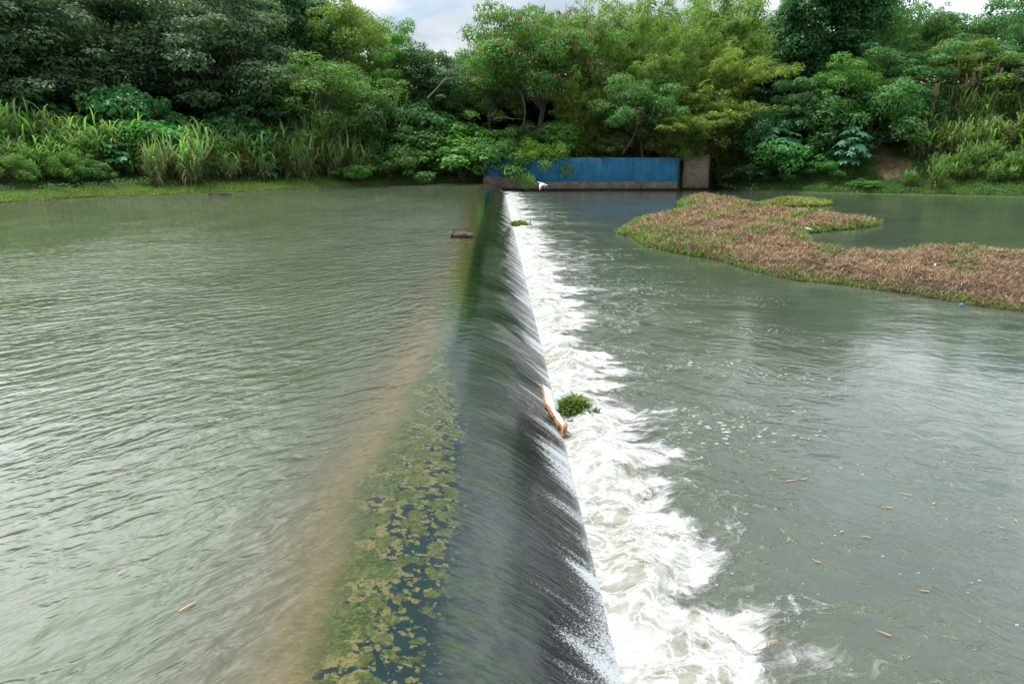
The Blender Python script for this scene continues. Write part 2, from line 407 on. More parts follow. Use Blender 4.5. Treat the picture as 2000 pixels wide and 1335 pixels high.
xl = np.concatenate([np.arange(.80, 5, .07), np.arange(5, 12, .4), [14, 20, 40, 100, 500]])
yl = np.concatenate([np.arange(Y0, 3.5, 2.), np.arange(3.5, 24, .08), np.arange(24, 70, .25), [75, 90, 130]])
XX, YY = np.meshgrid(xl, yl)
dd = XX - X_BASE
amp = np.exp(-((dd - .35) / .75) ** 2) + .35 * np.exp(-np.clip(dd - .8, 0, 99) / 1.3)
amp *= np.clip((70 - YY) / 3, 0, 1)
front = np.clip((dd - .05) / .35, 0, 1)
ZZ = amp * front * 1.3 * (.045 * noise1(XX * 1.6, YY * 1.4) + .03 * noise1(XX * 4.3, YY * 3.9, 2) + .018 * noise1(XX * 9, YY * 8.2, 4) + .05 * np.exp(-((dd - .3) / .4) ** 2)) 
low = link('river_downstream', mesh_np('river_downstream', np.stack([XX, YY, ZZ], -1).reshape(-1, 3), grid_faces(len(yl), len(xl)), M_low, True))
tag(low, kind='structure')

# ------------------------------------------------------------------ terrain
def t_of(px): q = at(px, 340, 0); return q[0] / q[1]
WALL_Y = at(1150, 372, 0)[1]
sh_px = [(-900, 470, ZU), (-300, 415, ZU), (0, 398, ZU), (150, 389, ZU), (300, 384, ZU), (450, 377, ZU), (600, 370, ZU), (720, 363, ZU), (850, 357, ZU), (930, 356, ZU)]
sh = [(at(*q)[0] / at(*q)[1], at(*q)[1]) for q in sh_px]
sh += [(t_of(950), WALL_Y + .9), (t_of(1326), WALL_Y + .9), (t_of(1328), WALL_Y + 2.3), (t_of(1385), WALL_Y + 2.3)]
for q in [(1392, 365), (1450, 373), (1600, 377), (1700, 379), (1850, 382), (2000, 385), (2400, 400), (3200, 440)]:
    a = at(q[0], q[1], 0); sh.append((a[0] / a[1], a[1]))
sh = np.array(sh)
OFF = np.array([-3., -.6, 0., 2., 6., 12., 20., 35., 60., 150., 1500.])
WT = 3.05
prof = [(-900, [-1, .6, .8, 1.05, 1.6, 2.5, 3.6, 6, 9.5, 20, 60]),
        (0,    [-1, .6, .8, 1.05, 1.6, 2.5, 3.6, 6, 9.5, 20, 60]),
        (600,  [-1, .6, .8, 1.1, 1.8, 2.9, 4.2, 6, 9.5, 20, 60]),
        (850,  [-1, .6, .8, 1.2, 2.6, 4.2, 5.2, 6, 9.5, 20, 60]),
        (942,  [-1, .6, .8, 1.6, 3.2, 4.6, 5.4, 6, 9.5, 20, 60]),
        (955,  [-1, -1, WT - .1, WT, 4.0, 5.0, 5.6, 6.2, 9.5, 20, 60]),
        (1384, [-1, -1, WT - .1, WT + .3, 4.2, 5.2, 5.8, 6.4, 9.5, 20, 60]),
        (1395, [-1, -.2, .15, .8, 2.8, 4.8, 6.0, 7, 10, 20, 60]),
        (1700, [-1, -.2, .06, .45, 2.4, 5.2, 6.8, 8, 10.5, 20, 60]),
        (2000, [-1, -.2, .06, .7, 3.2, 5.8, 7.2, 8, 10.5, 20, 60]),
        (3200, [-1, -.2, .06, .7, 3.2, 5.8, 7.2, 8, 10.5, 20, 60])]
pt = np.array([t_of(q[0]) for q in prof]); pz = np.array([q[1] for q in prof])
def bumps(X, Y): return .22 * noise1(X * .55, Y * .5, 1) + .10 * noise1(X * 1.7, Y * 1.6, 5)
def shore(t): return np.interp(t, sh[:, 0], sh[:, 1])
def ground(X, Y):
    X = np.asarray(X, float); Y = np.asarray(Y, float); t = X / np.maximum(Y, .1); o = Y - shore(t)
    zc = np.array([np.interp(t, pt, pz[:, i]) for i in range(len(OFF))])
    z = np.full(np.shape(o), zc[0] if zc.ndim == 1 else 0.)
    for i in range(len(OFF) - 1):
        f = np.clip((o - OFF[i]) / (OFF[i + 1] - OFF[i]), 0, 1)
        z = np.where(o >= OFF[i], zc[i] * (1 - f) + zc[i + 1] * f, z)
    return z + bumps(X, Y) * np.clip((o - .6) / 3, 0, 1)
tt = np.unique(np.concatenate([np.linspace(-4, -.85, 30), np.linspace(-.85, .95, 300), np.linspace(.95, 4, 30), [t_of(948), t_of(951), t_of(1386), t_of(1391), t_of(1326), t_of(1328)]]))
oo = np.concatenate([[-3, -1.5, -.6, -.3, -.05, 0], np.arange(.4, 24, .4), [26, 30, 35, 45, 60, 90, 150, 300, 700, 1500]])
T, O = np.meshgrid(tt, oo); Yg = shore(T) + O; Xg = T * Yg; Zg = ground(Xg, Yg)
SOIL = [np.array([t_of(q) * (shore(t_of(q)) + o), shore(t_of(q)) + o]) for q, o in ((1738, 5.0), (1755, 6.0), (1728, 7.4), (1715, 8.6))]
def near_soil(P): return np.min([np.hypot(P[:, 0] - q[0], (P[:, 1] - q[1]) * .6) for q in SOIL], 0) + .5 * noise1(P[:, 0] * 2, P[:, 1] * 2)
def ground_material():
    m, b = mat('bank_soil'); p = b.n('ShaderNodeTexCoord').outputs['Object']
    n1 = b.noise(p, .35, 5, .6); n2 = b.noise(p, 3, 6, .65)
    soil = b.ramp(n2, [(.3, (.10, .06, .035)), (.6, (.19, .12, .075)), (.8, (.27, .20, .13))])
    gr = b.ramp(n2, [(.3, (.018, .04, .010)), (.7, (.055, .10, .022))])
    dd = None
    for q in SOIL:
        v_ = b.n('ShaderNodeVectorMath', {0: b.vm('MULTIPLY', p, (1, .6, 0)), 1: (q[0], q[1] * .6, 0.)}, operation='DISTANCE').outputs['Value']; dd = v_ if dd is None else b.m('MINIMUM', dd, v_)
    bare = b.mx(b.step(n1, .56, .70), b.step(b.add(dd, b.mul(n2, 1.2)), 2.2, 1.5))
    out(b, principled(b, b.mix(bare, gr, soil), .95, b.bump(n2, .12))); return m
M_ground = ground_material()
tag(link('riverbank', mesh_np('riverbank', np.stack([Xg, Yg, Zg], -1).reshape(-1, 3), grid_faces(len(oo), len(tt)), M_ground, True)), kind='structure')
tag(link('river_bed', mesh_np('river_bed', [(-500, -60, -1.4), (500, -60, -1.4), (500, 140, -1.4), (-500, 140, -1.4)], [(0, 1, 2, 3)], M_ground)), kind='structure')

# ------------------------------------------------------------------ walls
def wall_material(name, painted):
    m, b = mat(name); p = b.n('ShaderNodeTexCoord').outputs['Object']; x, y, z = b.xyz(p)
    fine = b.noise(p, 3.0, 7, .65); drip = b.add(b.mul(b.noise(b.mapv(p, (2.2, 2.2, .35)), 1, 6, .65, .6), .55), b.mul(b.noise(p, 1.1, 6, .65), .45)); big = b.noise(p, .45, 4, .55)
    conc = b.ramp(fine, [(.25, (.13, .10, .075)), (.55, (.26, .21, .16)), (.8, (.40, .34, .27))])
    conc = b.mix(b.step(drip, .45, .75, 0, .75), conc, (.05, .042, .035))
    if painted:
        blue = b.ramp(drip, [(.3, (.008, .085, .17)), (.48, (.012, .135, .27)), (.7, (.055, .20, .32))])
        blue = b.mix(b.step(fine, .60, .72, 0, .5), blue, (.10, .19, .27))
        lvl = b.add(b.add(.86, b.step(x, 1.2, 4.8, .5, 0)), b.mul(b.sub(b.noise(b.mapv(p, (.7, 1, 2)), 1, 5, .65), .5), .34))
        conc = b.mix(b.step(z, b.sub(lvl, .03), b.add(lvl, .03)), conc, blue)
        streak = b.mul(b.step(b.noise(b.mapv(p, (.9, 1, .22), loc=(2, 0, 0)), 1, 6, .7, .5), .56, .68), b.step(z, .6, 2.6, .2, .8))
        conc = b.mix(streak, conc, (.03, .035, .03))
    conc = b.mix(b.step(z, .28, .10), conc, (.03, .03, .022))
    out(b, principled(b, conc, .8, b.bump(fine, .03))); return m
def bevel_box(name, x0, x1, y0, y1, z0, z1, material, topnoise=0):
    nx = max(2, int((x1 - x0) / .35)); xsn = np.linspace(x0, x1, nx)
    tz = z1 + topnoise * noise1(xsn * 1.9, xsn * 0 + 3)
    V = []
    c = .04
    for xx_, tz_ in zip(xsn, tz):
        V += [(xx_, y0, z0), (xx_, y0, tz_ - c), (xx_, y0 + c, tz_), (xx_, y1 - c, tz_), (xx_, y1, tz_ - c), (xx_, y1, z0)]
    Fc = []
    for i in range(nx - 1):
        for j in range(6):
            a = i * 6 + j; a2 = i * 6 + (j + 1) % 6; Fc.append((a, a + 6, a2 + 6, a2))
    for e in (0, (nx - 1) * 6): Fc += [(e, e + 1, e + 4, e + 5), (e + 1, e + 2, e + 3, e + 4)]
    return mesh_np(name, V, Fc, material)
wl = at_y(944, 340, WALL_Y)[0]; wr = at_y(1324, 340, WALL_Y)[0]; wtop = at_y(1200, 308, WALL_Y)[2]
blue_wall = tag(link('retaining_wall', bevel_box('retaining_wall', wl, wr, WALL_Y, WALL_Y + .8, -1.2, wtop, wall_material('painted_concrete', True), .03)),
                'weathered blue painted concrete wall with bare brown base at the far end of the weir', 'wall')
g2y = WALL_Y + 1.6
gl0, gr0 = at_y(1334, 340, g2y)[0], at_y(1384, 340, g2y)[0]
gw = tag(link('wing_wall', bevel_box('wing_wall', gl0, gr0, g2y, g2y + .6, -1.2, at_y(1350, 303, g2y)[2], wall_material('bare_concrete', False), .02)),
         'short bare brown concrete wall set back right of the blue wall', 'wall')

# ------------------------------------------------------------------ vegetation library
def limb(p0, p1, r, sag=.1, n=5):
    p0, p1 = np.array(p0), np.array(p1); t = np.linspace(0, 1, n)[:, None]
    mid = r.normal(size=3) * np.linalg.norm(p1 - p0) * .07; mid[2] += sag * np.linalg.norm(p1 - p0)
    return p0 * (1 - t) + p1 * t + mid * (4 * t * (1 - t))
def broadleaf(seed, H=15., Rr=6., th=4., ncl=90, cr=1.5, per=300, lL=.30, lW=.15, flat=.6, shell=.5, gloss=False, drop=.25, pods=0, tiers=0, lean=.0):
    r = np.random.default_rng(seed)
    c = np.array([lean * H, 0, (H + th) / 2]); rad = np.array([Rr, Rr, (H - th) / 2])
    u = sph(ncl, r); u[:, 2] = np.where(u[:, 2] < -.6, -u[:, 2], u[:, 2])
    rr = (shell + (1 - shell) * r.random(ncl)) ** .8
    lob = 1 + .22 * np.sin(3 * np.arctan2(u[:, 1], u[:, 0]) + seed) + .15 * np.sin(5 * u[:, 2] + seed * 2) + r.normal(size=ncl) * .08
    cc = c + u * rad * (rr * lob)[:, None]
    if tiers: cc[:, 2] = th + np.round((cc[:, 2] - th) / (H - th) * tiers) / tiers * (H - th) + r.normal(size=ncl) * .15
    sz = cr * r.uniform(.55, 1.3, ncl)
    idx = np.repeat(np.arange(ncl), (per * (sz / cr) ** 2).astype(int)); n = len(idx)
    w = sph(n, r); w[:, 2] = np.abs(w[:, 2]) * np.where(r.random(n) < .28, -1, 1)
    q = r.uniform(.55, 1.05, n)
    P = cc[idx] + w * (sz[idx] * q)[:, None] * np.array([1, 1, flat])
    nrm = unit(w * .8 + sph(n, r) * .6 + np.array([0, 0, .55])); d = unit(np.cross(nrm, sph(n, r)) + np.array([0, 0, -drop]))
    s = r.uniform(.7, 1.35, n)
    v, f = leaves(P, d, nrm, lL * s, lW * s)
    crown = mesh_np('crown', v, f, M_glossy if gloss else M_leaf)
    g = Geo(); tr = .022 * H
    top = c + np.array([0, 0, rad[2] * .2])
    tp = limb((0, 0, -.6), top, r, .02, 7); g.tube(tp, np.linspace(tr, tr * .35, 7), 8)
    for i in r.choice(ncl, min(ncl, 22), replace=False):
        s0 = tp[r.integers(2, 6)]; g.tube(limb(s0, cc[i], r, .06), np.linspace(tr * .34, tr * .07, 5), 5)
    parts = [('trunk', g.mesh('trunk', M_bark, True)), ('crown', crown)]
    if pods:
        k = r.choice(n, pods, replace=False); k = k[w[k][:, 2] > -.2]
        n2 = len(k); m3 = 5
        base = np.repeat(P[k] * 1.0 + w[k] * .08, m3, 0) + r.normal(size=(n2 * m3, 3)) * .10
        v, f = leaves(base, np.array([0, 0, -1.]) + sph(n2 * m3, r) * .45, sph(n2 * m3, r), r.uniform(.24, .48, n2 * m3), r.uniform(.06, .11, n2 * m3))
        parts.append(('seed_pods', mesh_np('seed_pods', v, f, M_dry)))
    return dict(parts=parts, H=H, W=2 * Rr)
def bamboo(seed, H=15., spread=6., nc=46, dirs=None, rise=.95):
    r = np.random.default_rng(seed); g = Geo(); Pc = []; D = []; Nn = []
    for i in range(nc):
        az = r.uniform(0, 2 * np.pi) if dirs is None else r.normal(dirs[0], dirs[1])
        hh = H * r.uniform(.62, 1.02); sp = spread * r.uniform(.15, 1.1)
        b0 = np.array([r.normal() * .7, r.normal() * .7, -.3]); s = np.linspace(0, 1, 16)
        z = hh * (s * rise - .42 * np.clip(s - .55, 0, 1) ** 1.7 * 2.0 * (sp / spread)); o = sp * s ** 2.1
        pts = b0 + np.stack([np.cos(az) * o, np.sin(az) * o, z], 1)
        g.tube(pts[:15], np.linspace(.055, .012, 15), 5)
        nb = 58
        st = r.uniform(.03, 1, nb) ** .8
        pc = np.stack([np.interp(st, s, pts[:, k]) for k in range(3)], 1)
        for q, sq in zip(pc, st):
            a2 = r.uniform(0, 2 * np.pi); ln = r.uniform(.3, 1.1) * (1.2 - .6 * sq)
            m = 14; tt_ = r.random(m) ** .7
            off = np.stack([np.cos(a2) * ln * tt_, np.sin(a2) * ln * tt_, ln * (.30 * tt_ - .95 * tt_ ** 2)], 1) + r.normal(size=(m, 3)) * .10
            Pc.append(q + off); dd_ = np.tile([np.cos(a2) * .7, np.sin(a2) * .7, -.55], (m, 1)) + r.normal(size=(m, 3)) * .4; D.append(dd_)
    Pc = np.concatenate(Pc); D = np.concatenate(D); n = len(Pc)
    keep = Pc[:, 2] > .1; Pc, D = Pc[keep], D[keep]; n = len(Pc)
    s = r.uniform(.7, 1.3, n)
    v, f = leaves(Pc, D, sph(n, r) * .8 + np.array([0, 0, 1.]), .34 * s, .062 * s)
    return dict(parts=[('culms', g.mesh('culms', M_culm, True)), ('leaves', mesh_np('leaves', v, f, M_leaf))], H=H * .92, W=2 * spread)
def shrub(seed, H=2.4, Rr=1.6, ncl=34, cr=.55, per=110, lL=.2, lW=.12, gloss=False):
    p = broadleaf(seed, H, Rr, .15, ncl, cr, per, lL, lW, .7, .45, gloss)
    p['parts'] = [('stem', p['parts'][0][1]), ('foliage', p['parts'][1][1])]; return p
def cane_grass(seed, H=4.2, n_st=34, plumes=0, dry=.14, rad=.9, lean=.16, bl=1.):
    r = np.random.default_rng(seed); B = []; AZ = []; LE = []; LL = []; g = Geo()
    tips = []
    for i in range(n_st):
        a = r.uniform(0, 2 * np.pi); rr = rad * math.sqrt(r.random()); b0 = np.array([np.cos(a) * rr, np.sin(a) * rr, -.1])
        ln = lean * r.uniform(.2, 1.5) ; h = H * r.uniform(.45, .82); az = a + r.normal() * .6
        s = np.linspace(0, 1, 6); pts = b0 + np.stack([np.cos(az) * ln * h * s ** 1.7, np.sin(az) * ln * h * s ** 1.7, h * s], 1)
        g.tube(pts, np.linspace(.02, .008, 6), 4); tips.append((pts[-1], az, h))
        m = 11; st = r.uniform(.12, 1., m)
        for q in st:
            B.append([np.interp(q, s, pts[:, k]) for k in range(3)]); AZ.append(r.uniform(0, 2 * np.pi)); LE.append(r.uniform(.25, .8) if q < .9 else r.uniform(.05, .4)); LL.append(r.uniform(.9, 1.7) * H / 4.2 * bl)
    B, AZ, LE, LL = map(np.array, (B, AZ, LE, LL)); n = len(B)
    isd = (r.random(n) < dry * .6) | ((B[:, 2] < H * .22) & (r.random(n) < .25))
    W = r.uniform(.07, .13, n)
    v, f = blades(B[~isd], AZ[~isd], LE[~isd], LL[~isd], W[~isd], 6, 2.5, r)
    v2, f2 = blades(B[isd], AZ[isd], LE[isd] + .5, LL[isd], W[isd] * .8, 5, 2.2, r)
    parts = [('canes', g.mesh('canes', M_culm)), ('blades', mesh_np('blades', v, f, M_grass)), ('dry_blades', mesh_np('dry_blades', v2, f2, M_dry))]
    for k in range(plumes):
        t0, az, h = tips[k]; t0 = np.array([t0[0] * .8, t0[1] * .8, H * r.uniform(.86, 1.0)])
        ax = unit(np.array([r.normal() * .22, r.normal() * .22, 1.]))
        m = 420; s = r.random(m); wd = .13 * np.sin(np.pi * np.clip(s, .03, 1) ** .6) + .01
        u = sph(m, r); P = t0 + ax * (s * 1.0)[:, None] + u * wd[:, None]
        v, f = leaves(P, unit(u * .7 + ax * 1.1), sph(m, r), r.uniform(.08, .16, m), r.uniform(.02, .035, m))
        gg = Geo(); gg.add(v, f); gg.tube([(t0[0] * .9, t0[1] * .9, H * .45), t0, t0 + ax * .95], [.014, .01, .004], 4)
        parts.append(('plume', gg.mesh('plume', M_dry)))
    return dict(parts=parts, H=H, W=3.2)
def bigleaf(seed, H=2.6, Rr=1.3, nl=80, lob=7, size=.40):
    r = np.random.default_rng(seed); g = Geo(); V = []; Fc = []; n0 = 0
    for i in range(nl):
        az = r.uniform(0, 2 * np.pi); hz = H * r.uniform(.3, 1.0); rr = Rr * r.uniform(.15, 1.) * math.sqrt(max(.1, 1.1 - (hz / H) ** 2))
        tip = np.array([np.cos(az) * rr, np.sin(az) * rr, hz]); b0 = np.array([np.cos(az) * rr * .2, np.sin(az) * rr * .2, hz * .62])
        g.tube([b0, (b0 + tip) / 2 + [0, 0, .08], tip], [.018, .014, .008], 4)
        nrm = unit(np.array([np.cos(az) * .5, np.sin(az) * .5, 1.]) + r.normal(size=3) * .2)
        u = unit(np.cross(nrm, [0, 0, 1.]) + 1e-3); w = np.cross(nrm, u); s = size * r.uniform(.6, 1.2)
        ring = []
        for k in range(lob * 2):
            a = k * np.pi / lob; q = s * (1. if k % 2 == 0 else .56); ring.append(tip + (np.cos(a) * u + np.sin(a) * w) * q - nrm * (.16 * q if k % 2 == 0 else -.01))
        V += [tip] + ring; m = lob * 2
        for k in range(0, m, 2): Fc.append((n0, n0 + 1 + (k - 1) % m, n0 + 1 + k, n0 + 1 + (k + 1) % m))
        n0 += m + 1
    for k in range(5): g.tube(limb((0, 0, -.3), (r.normal() * Rr * .3, r.normal() * Rr * .3, H * r.uniform(.5, .9)), r), np.linspace(.04, .015, 5), 5)
    return dict(parts=[('stem', g.mesh('stem', M_bark)), ('leaves', mesh_np('leaves', V, Fc, M_glossy))], H=H, W=2 * Rr)

def place(name, proto, loc, rz, sc, label, cat, group=None, tint=None, tints=None):
    e = empty(name, loc, rz, sc); tag(e, label, cat, group)
    for pn, me in proto['parts']:
        o = link(pn, me, e)
        c = (tints or {}).get(pn)
        if c is None: c = tint if pn in ('crown', 'leaves', 'foliage', 'blades') else (.27, .20, .11)
        if pn == 'seed_pods' and not (tints or {}).get(pn): c = (.25, .12, .085)
        if pn == 'plume': c = (.42, .30, .24)
        elif pn in ('crown', 'leaves', 'foliage', 'blades'): c = (c[0] * 2.0, c[1] * 2.1, c[2] * 2.0)
        j = rng.uniform(.92, 1.08)
        o.color = (c[0] * j, c[1] * j, c[2] * j, 1)
    return e
def fit(name, proto, px, off, top, wpx, label, cat, tint, group=None, rz=None, sink=0., tints=None):
    """stand a plant on the bank: bearing of photo column px, `off` metres behind the shore; height reaches photo row `top`"""
    t = t_of(px); Y = float(shore(t) + off); X = t * Y; z = float(ground(X, Y)) - sink
    zt = at_y(px, top, Y)[2]; sz = max(.15, (zt - z) / proto['H']); sw = wpx / F * Y / proto['W']
    return place(name, proto, (X, Y, z), rng.uniform(0, 6.28) if rz is None else rz, (sw, sw, sz), label, cat, group, tint, tints)

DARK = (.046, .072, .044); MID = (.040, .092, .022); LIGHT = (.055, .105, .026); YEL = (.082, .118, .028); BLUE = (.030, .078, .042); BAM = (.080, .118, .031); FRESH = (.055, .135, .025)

P_dark = [broadleaf(11, 17, 7.5, 2.0, 150, 1.7, 300, .34, .17, .55, .5, False), broadleaf(12, 16, 7, 1.5, 140, 1.6, 300, .32, .16, .5, .5)]
P_tree = [broadleaf(21, 14, 5.5, 3, 90, 1.4, 280), broadleaf(22, 13, 5, 2.5, 80, 1.3, 280, .26, .12, .7), broadleaf(23, 15, 4.5, 3, 90, 1.25, 260, .3, .16, .7)]
P_pod = [broadleaf(31, 11, 4.6, 2.8, 130, 1.15, 260, .22, .10, .6, .35, pods=1300, drop=.5), broadleaf(32, 7, 4.2, 1.4, 85, 1.0, 260, .24, .10, .65, .35, pods=520, drop=.5, lean=.08)]
P_sparse = broadleaf(41, 11, 4, 4, 34, .9, 120, .3, .13, .5, .3)
P_tier = broadleaf(42, 9, 4.5, 2.5, 70, 1.1, 240, .34, .17, .32, .3, False, .3, tiers=5)
P_vine = broadleaf(43, 14, 4.0, .4, 140, 1.15, 430, .26, .17, .7, .6, True)
P_bam = [bamboo(51, 15, 5.5), bamboo(52, 14, 6.5), bamboo(53, 11, 4.5, 40)]
P_bamR = bamboo(54, 13, 6.5, 38, (0., .7))
P_bamL = bamboo(55, 8.5, 4.5, 30, (3.6, .9), .9)
P_shr = [shrub(61, per=190, lL=.15, lW=.085), shrub(62, 2.2, 1.8, 40, .5, 190, .13, .07), shrub(63, 2.0, 1.4, 36, .48, 230, .15, .10, True)]
P_cane = [cane_grass(71), cane_grass(72, 4.0, 40), cane_grass(73, 3.6, 30, 0, .22)]
P_caneP = [cane_grass(74, 4.6, 34, 3), cane_grass(75, 4.4, 34, 2)]
P_droop = cane_grass(76, 2.2, 24, 0, .25, .5, .55, 1.9)
P_big = [bigleaf(81), bigleaf(82, 2.4, 1.5, 95, 8, .38)]
P_taro = bigleaf(83, 1.4, 1.0, 22, 4, .5)

# ------------------------------------------------------------------ trees
T = [
 # name, proto, px, off, top, width, label, tint
 ('shade_tree', P_dark[0], 40, 18, -70, 380, 'huge dark olive shade tree at the left edge above tall grass', DARK),
 ('shade_tree', P_dark[1], 255, 20, -80, 400, 'huge dark olive shade tree with spreading limbs behind the leafy shrub', DARK),
 ('shade_tree', P_dark[0], 445, 15, -30, 320, 'dark olive shade tree with drooping right side beside the light green trees', DARK),
 ('shade_tree', P_dark[1], 140, 17, 70, 260, 'lower dark shade tree crown hanging over the left grass stand', (.042, .070, .038)),
 ('shade_tree', P_dark[1], -120, 17, -30, 330, 'dark shade tree cut by the left edge of the view', DARK),
 ('vine_tree', P_vine, 575, 18, -25, 150, 'tall dark vine hung tree left of the yellow green tree', (.030, .080, .028)),
 ('tiered_tree', P_tier, 520, 10, 140, 170, 'low dark tree with flat layered branches under the shade trees', (.024, .062, .034)),
 ('feathery_tree', P_tree[1], 680, 16, -5, 190, 'yellow green feathery tree below the clouds left of the sky gap', YEL),
 ('feathery_tree', P_tree[0], 745, 20, 45, 130, 'mid green leafy tree at the left edge of the sky gap', (.065, .115, .028)),
 ('feathery_tree', P_tree[2], 640, 26, -30, 120, 'dark narrow treetop rising behind the yellow green tree', MID),
 ('umbrella_tree', P_tree[1], 645, 6.5, 118, 240, 'light green umbrella shaped tree behind the plumed cane grass', LIGHT),
 ('tiered_tree', P_tier, 765, 10, 80, 90, 'bright green tree with long banded leaves below the sky gap', FRESH),
 ('bank_tree', P_tree[2], 800, 9, 95, 130, 'dark bushy tree below the left end of the sky gap', (.040, .075, .028)),
 ('slender_tree', P_sparse, 855, 12, 78, 110, 'thin open tree silhouetted against the middle of the sky gap', DARK),
 ('bank_tree', P_tree[0], 850, 8, 140, 170, 'dark green tree with pale leaning limb below the sky gap', (.036, .078, .034)),
 ('bank_tree', P_tree[1], 925, 16, 100, 120, 'dark green treetop at the right end of the sky gap', (.034, .066, .024)),
 ('pod_tree', P_pod[0], 1040, 6, 25, 235, 'tall feathery tree dotted with red brown seed pods above the blue wall', (.052, .118, .030)),
 ('pod_tree', P_pod[0], 965, 8, 120, 130, 'smaller tree with red brown pods left of the tall pod tree', (.050, .100, .030)),
 ('slender_tree', P_sparse, 1085, 14, -10, 120, 'open topped brownish tree above the tall pod tree', (.075, .075, .035)),
 ('pod_tree', P_pod[1], 1255, 1.6, 160, 185, 'low tree with red brown pods leaning over the blue wall', (.050, .118, .035)),
 ('vine_tree', P_vine, 1575, 14, -60, 170, 'tall dark vine covered tree right of the bamboo', (.018, .058, .018)),
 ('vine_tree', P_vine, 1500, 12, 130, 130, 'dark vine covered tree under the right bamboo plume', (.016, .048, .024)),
 ('feathery_tree', P_tree[1], 1640, 18, -50, 190, 'blue green feathery tree right of the dark vine covered tree', (.035, .095, .035)),
 ('feathery_tree', P_tree[0], 1810, 20, 25, 150, 'mid green tree below the right sky gap', (.050, .105, .032)),
 ('slender_tree', P_sparse, 1885, 22, 15, 120, 'open branched tree against the right sky gap', (.065, .095, .035)),
 ('feathery_tree', P_tree[0], 1990, 18, -40, 200, 'dense green tree at the right edge of the view', (.045, .105, .042)),
 ('bank_tree', P_tree[2], 1850, 12, 85, 140, 'yellow flecked tree behind the plumed grass on the right bank', (.072, .105, .022)),
 ('bank_tree', P_tree[0], 1730, 12, 100, 190, 'dark green bank tree between the vine tree and right plumed grass', (.035, .090, .032)),
 ('bank_tree', P_tree[1], 1640, 9, 110, 150, 'bright topped bank tree above the blue green big leaf plant', (.058, .130, .028)),
 ('bank_tree', P_tree[2], 1940, 13, 100, 170, 'blue green tree behind the tallest plumes at the right', (.036, .088, .048)),
 ('umbrella_tree', P_tier, 1545, 7, 140, 90, 'small tree with pale thin trunk and star shaped leaf tiers on the right bank', (.050, .105, .040)),
]
for nm, pr, px, off, top, w, lab, tint in T: fit(nm, pr, px, off, top, w, lab, 'tree', tint)
BB = [(P_bam[0], 1150, 8, -30, 250, 'bamboo clump behind the tall pod tree'), (P_bam[1], 1270, 9, -80, 330, 'tallest bamboo clump in the middle of the bamboo stand'),
      (P_bam[0], 1400, 10, -90, 330, 'bamboo clump at the right of the stand behind the arching plume'), (P_bam[2], 1130, 4, 115, 170, 'low yellow green bamboo clump left of the leaning pod tree'),
      (P_bam[2], 1360, 3.5, 150, 230, 'low yellow green bamboo clump above the bare brown wall'), (P_bam[2], 1290, 5, 60, 220, 'bamboo clump behind the leaning pod tree'),
      (P_bam[1], 1720, 22, -60, 170, 'distant bamboo plume at the left of the right sky gap')]
for pr, px, off, top, w, lab in BB:
    fit('bamboo_clump', pr, px, off, top, w, lab, 'bamboo', (.105, .135, .033) if 'yellow' in lab else BAM if 'distant' not in lab else (.05, .10, .03), 'bamboo clumps behind the blue wall')
fit('bamboo_clump', P_bamR, 1345, 6, 60, 330, 'yellow green bamboo arching right over the dark vine tree', 'bamboo', (.118, .142, .033), 'bamboo clumps behind the blue wall', rz=-.25)
fit('bamboo_clump', P_bamL, 1420, 2.5, 185, 190, 'low bamboo drooping over the right end of the blue wall', 'bamboo', (.098, .126, .032), 'bamboo clumps behind the blue wall', rz=.2)
fit('bamboo_clump', P_bam[2], 1430, 4, 215, 150, 'small bamboo tuft drooping beside the bare brown wall', 'bamboo', (.072, .10, .027), 'bamboo clumps behind the blue wall')
fit('bamboo_clump', P_bamL, 1325, 1.0, 205, 200, 'low bamboo spray drooping over the middle of the blue wall top', 'bamboo', (.090, .118, .030), 'bamboo clumps behind the blue wall', rz=1.0)
fit('bamboo_clump', P_bamL, 1385, 3.2, 170, 230, 'bamboo spray drooping behind the bare brown wall', 'bamboo', (.105, .130, .032), 'bamboo clumps behind the blue wall', rz=1.3)
fit('bamboo_clump', P_bamL, 1175, 5.0, 175, 170, 'bamboo spray drooping left of the leaning pod tree', 'bamboo', (.085, .115, .030), 'bamboo clumps behind the blue wall', rz=.7)
# a further row of trees closing the view behind
for i, px in enumerate(range(-150, 2200, 118)):
    top = 175 if 700 < px < 1040 else 110 if 1740 < px < 1960 else 30
    fit('woodland_tree', P_tree[i % 3], px + rng.uniform(-25, 25), 32 + rng.uniform(0, 8), top + rng.uniform(-15, 20), 200, 'dark leafy tree in the wood behind the riverside trees', 'tree', (.032, .070, .030), 'trees in the wood behind')

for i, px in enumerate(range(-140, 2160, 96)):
    fit('understory_bush', P_vine if i % 2 else P_shr[i % 3], px + rng.uniform(-25, 25), 17 + rng.uniform(-2, 5), 190 + rng.uniform(-15, 15), 230, 'dark bush filling the shade beneath the riverside trees', 'shrub', (.022, .052, .022), 'dark bushes beneath the trees')
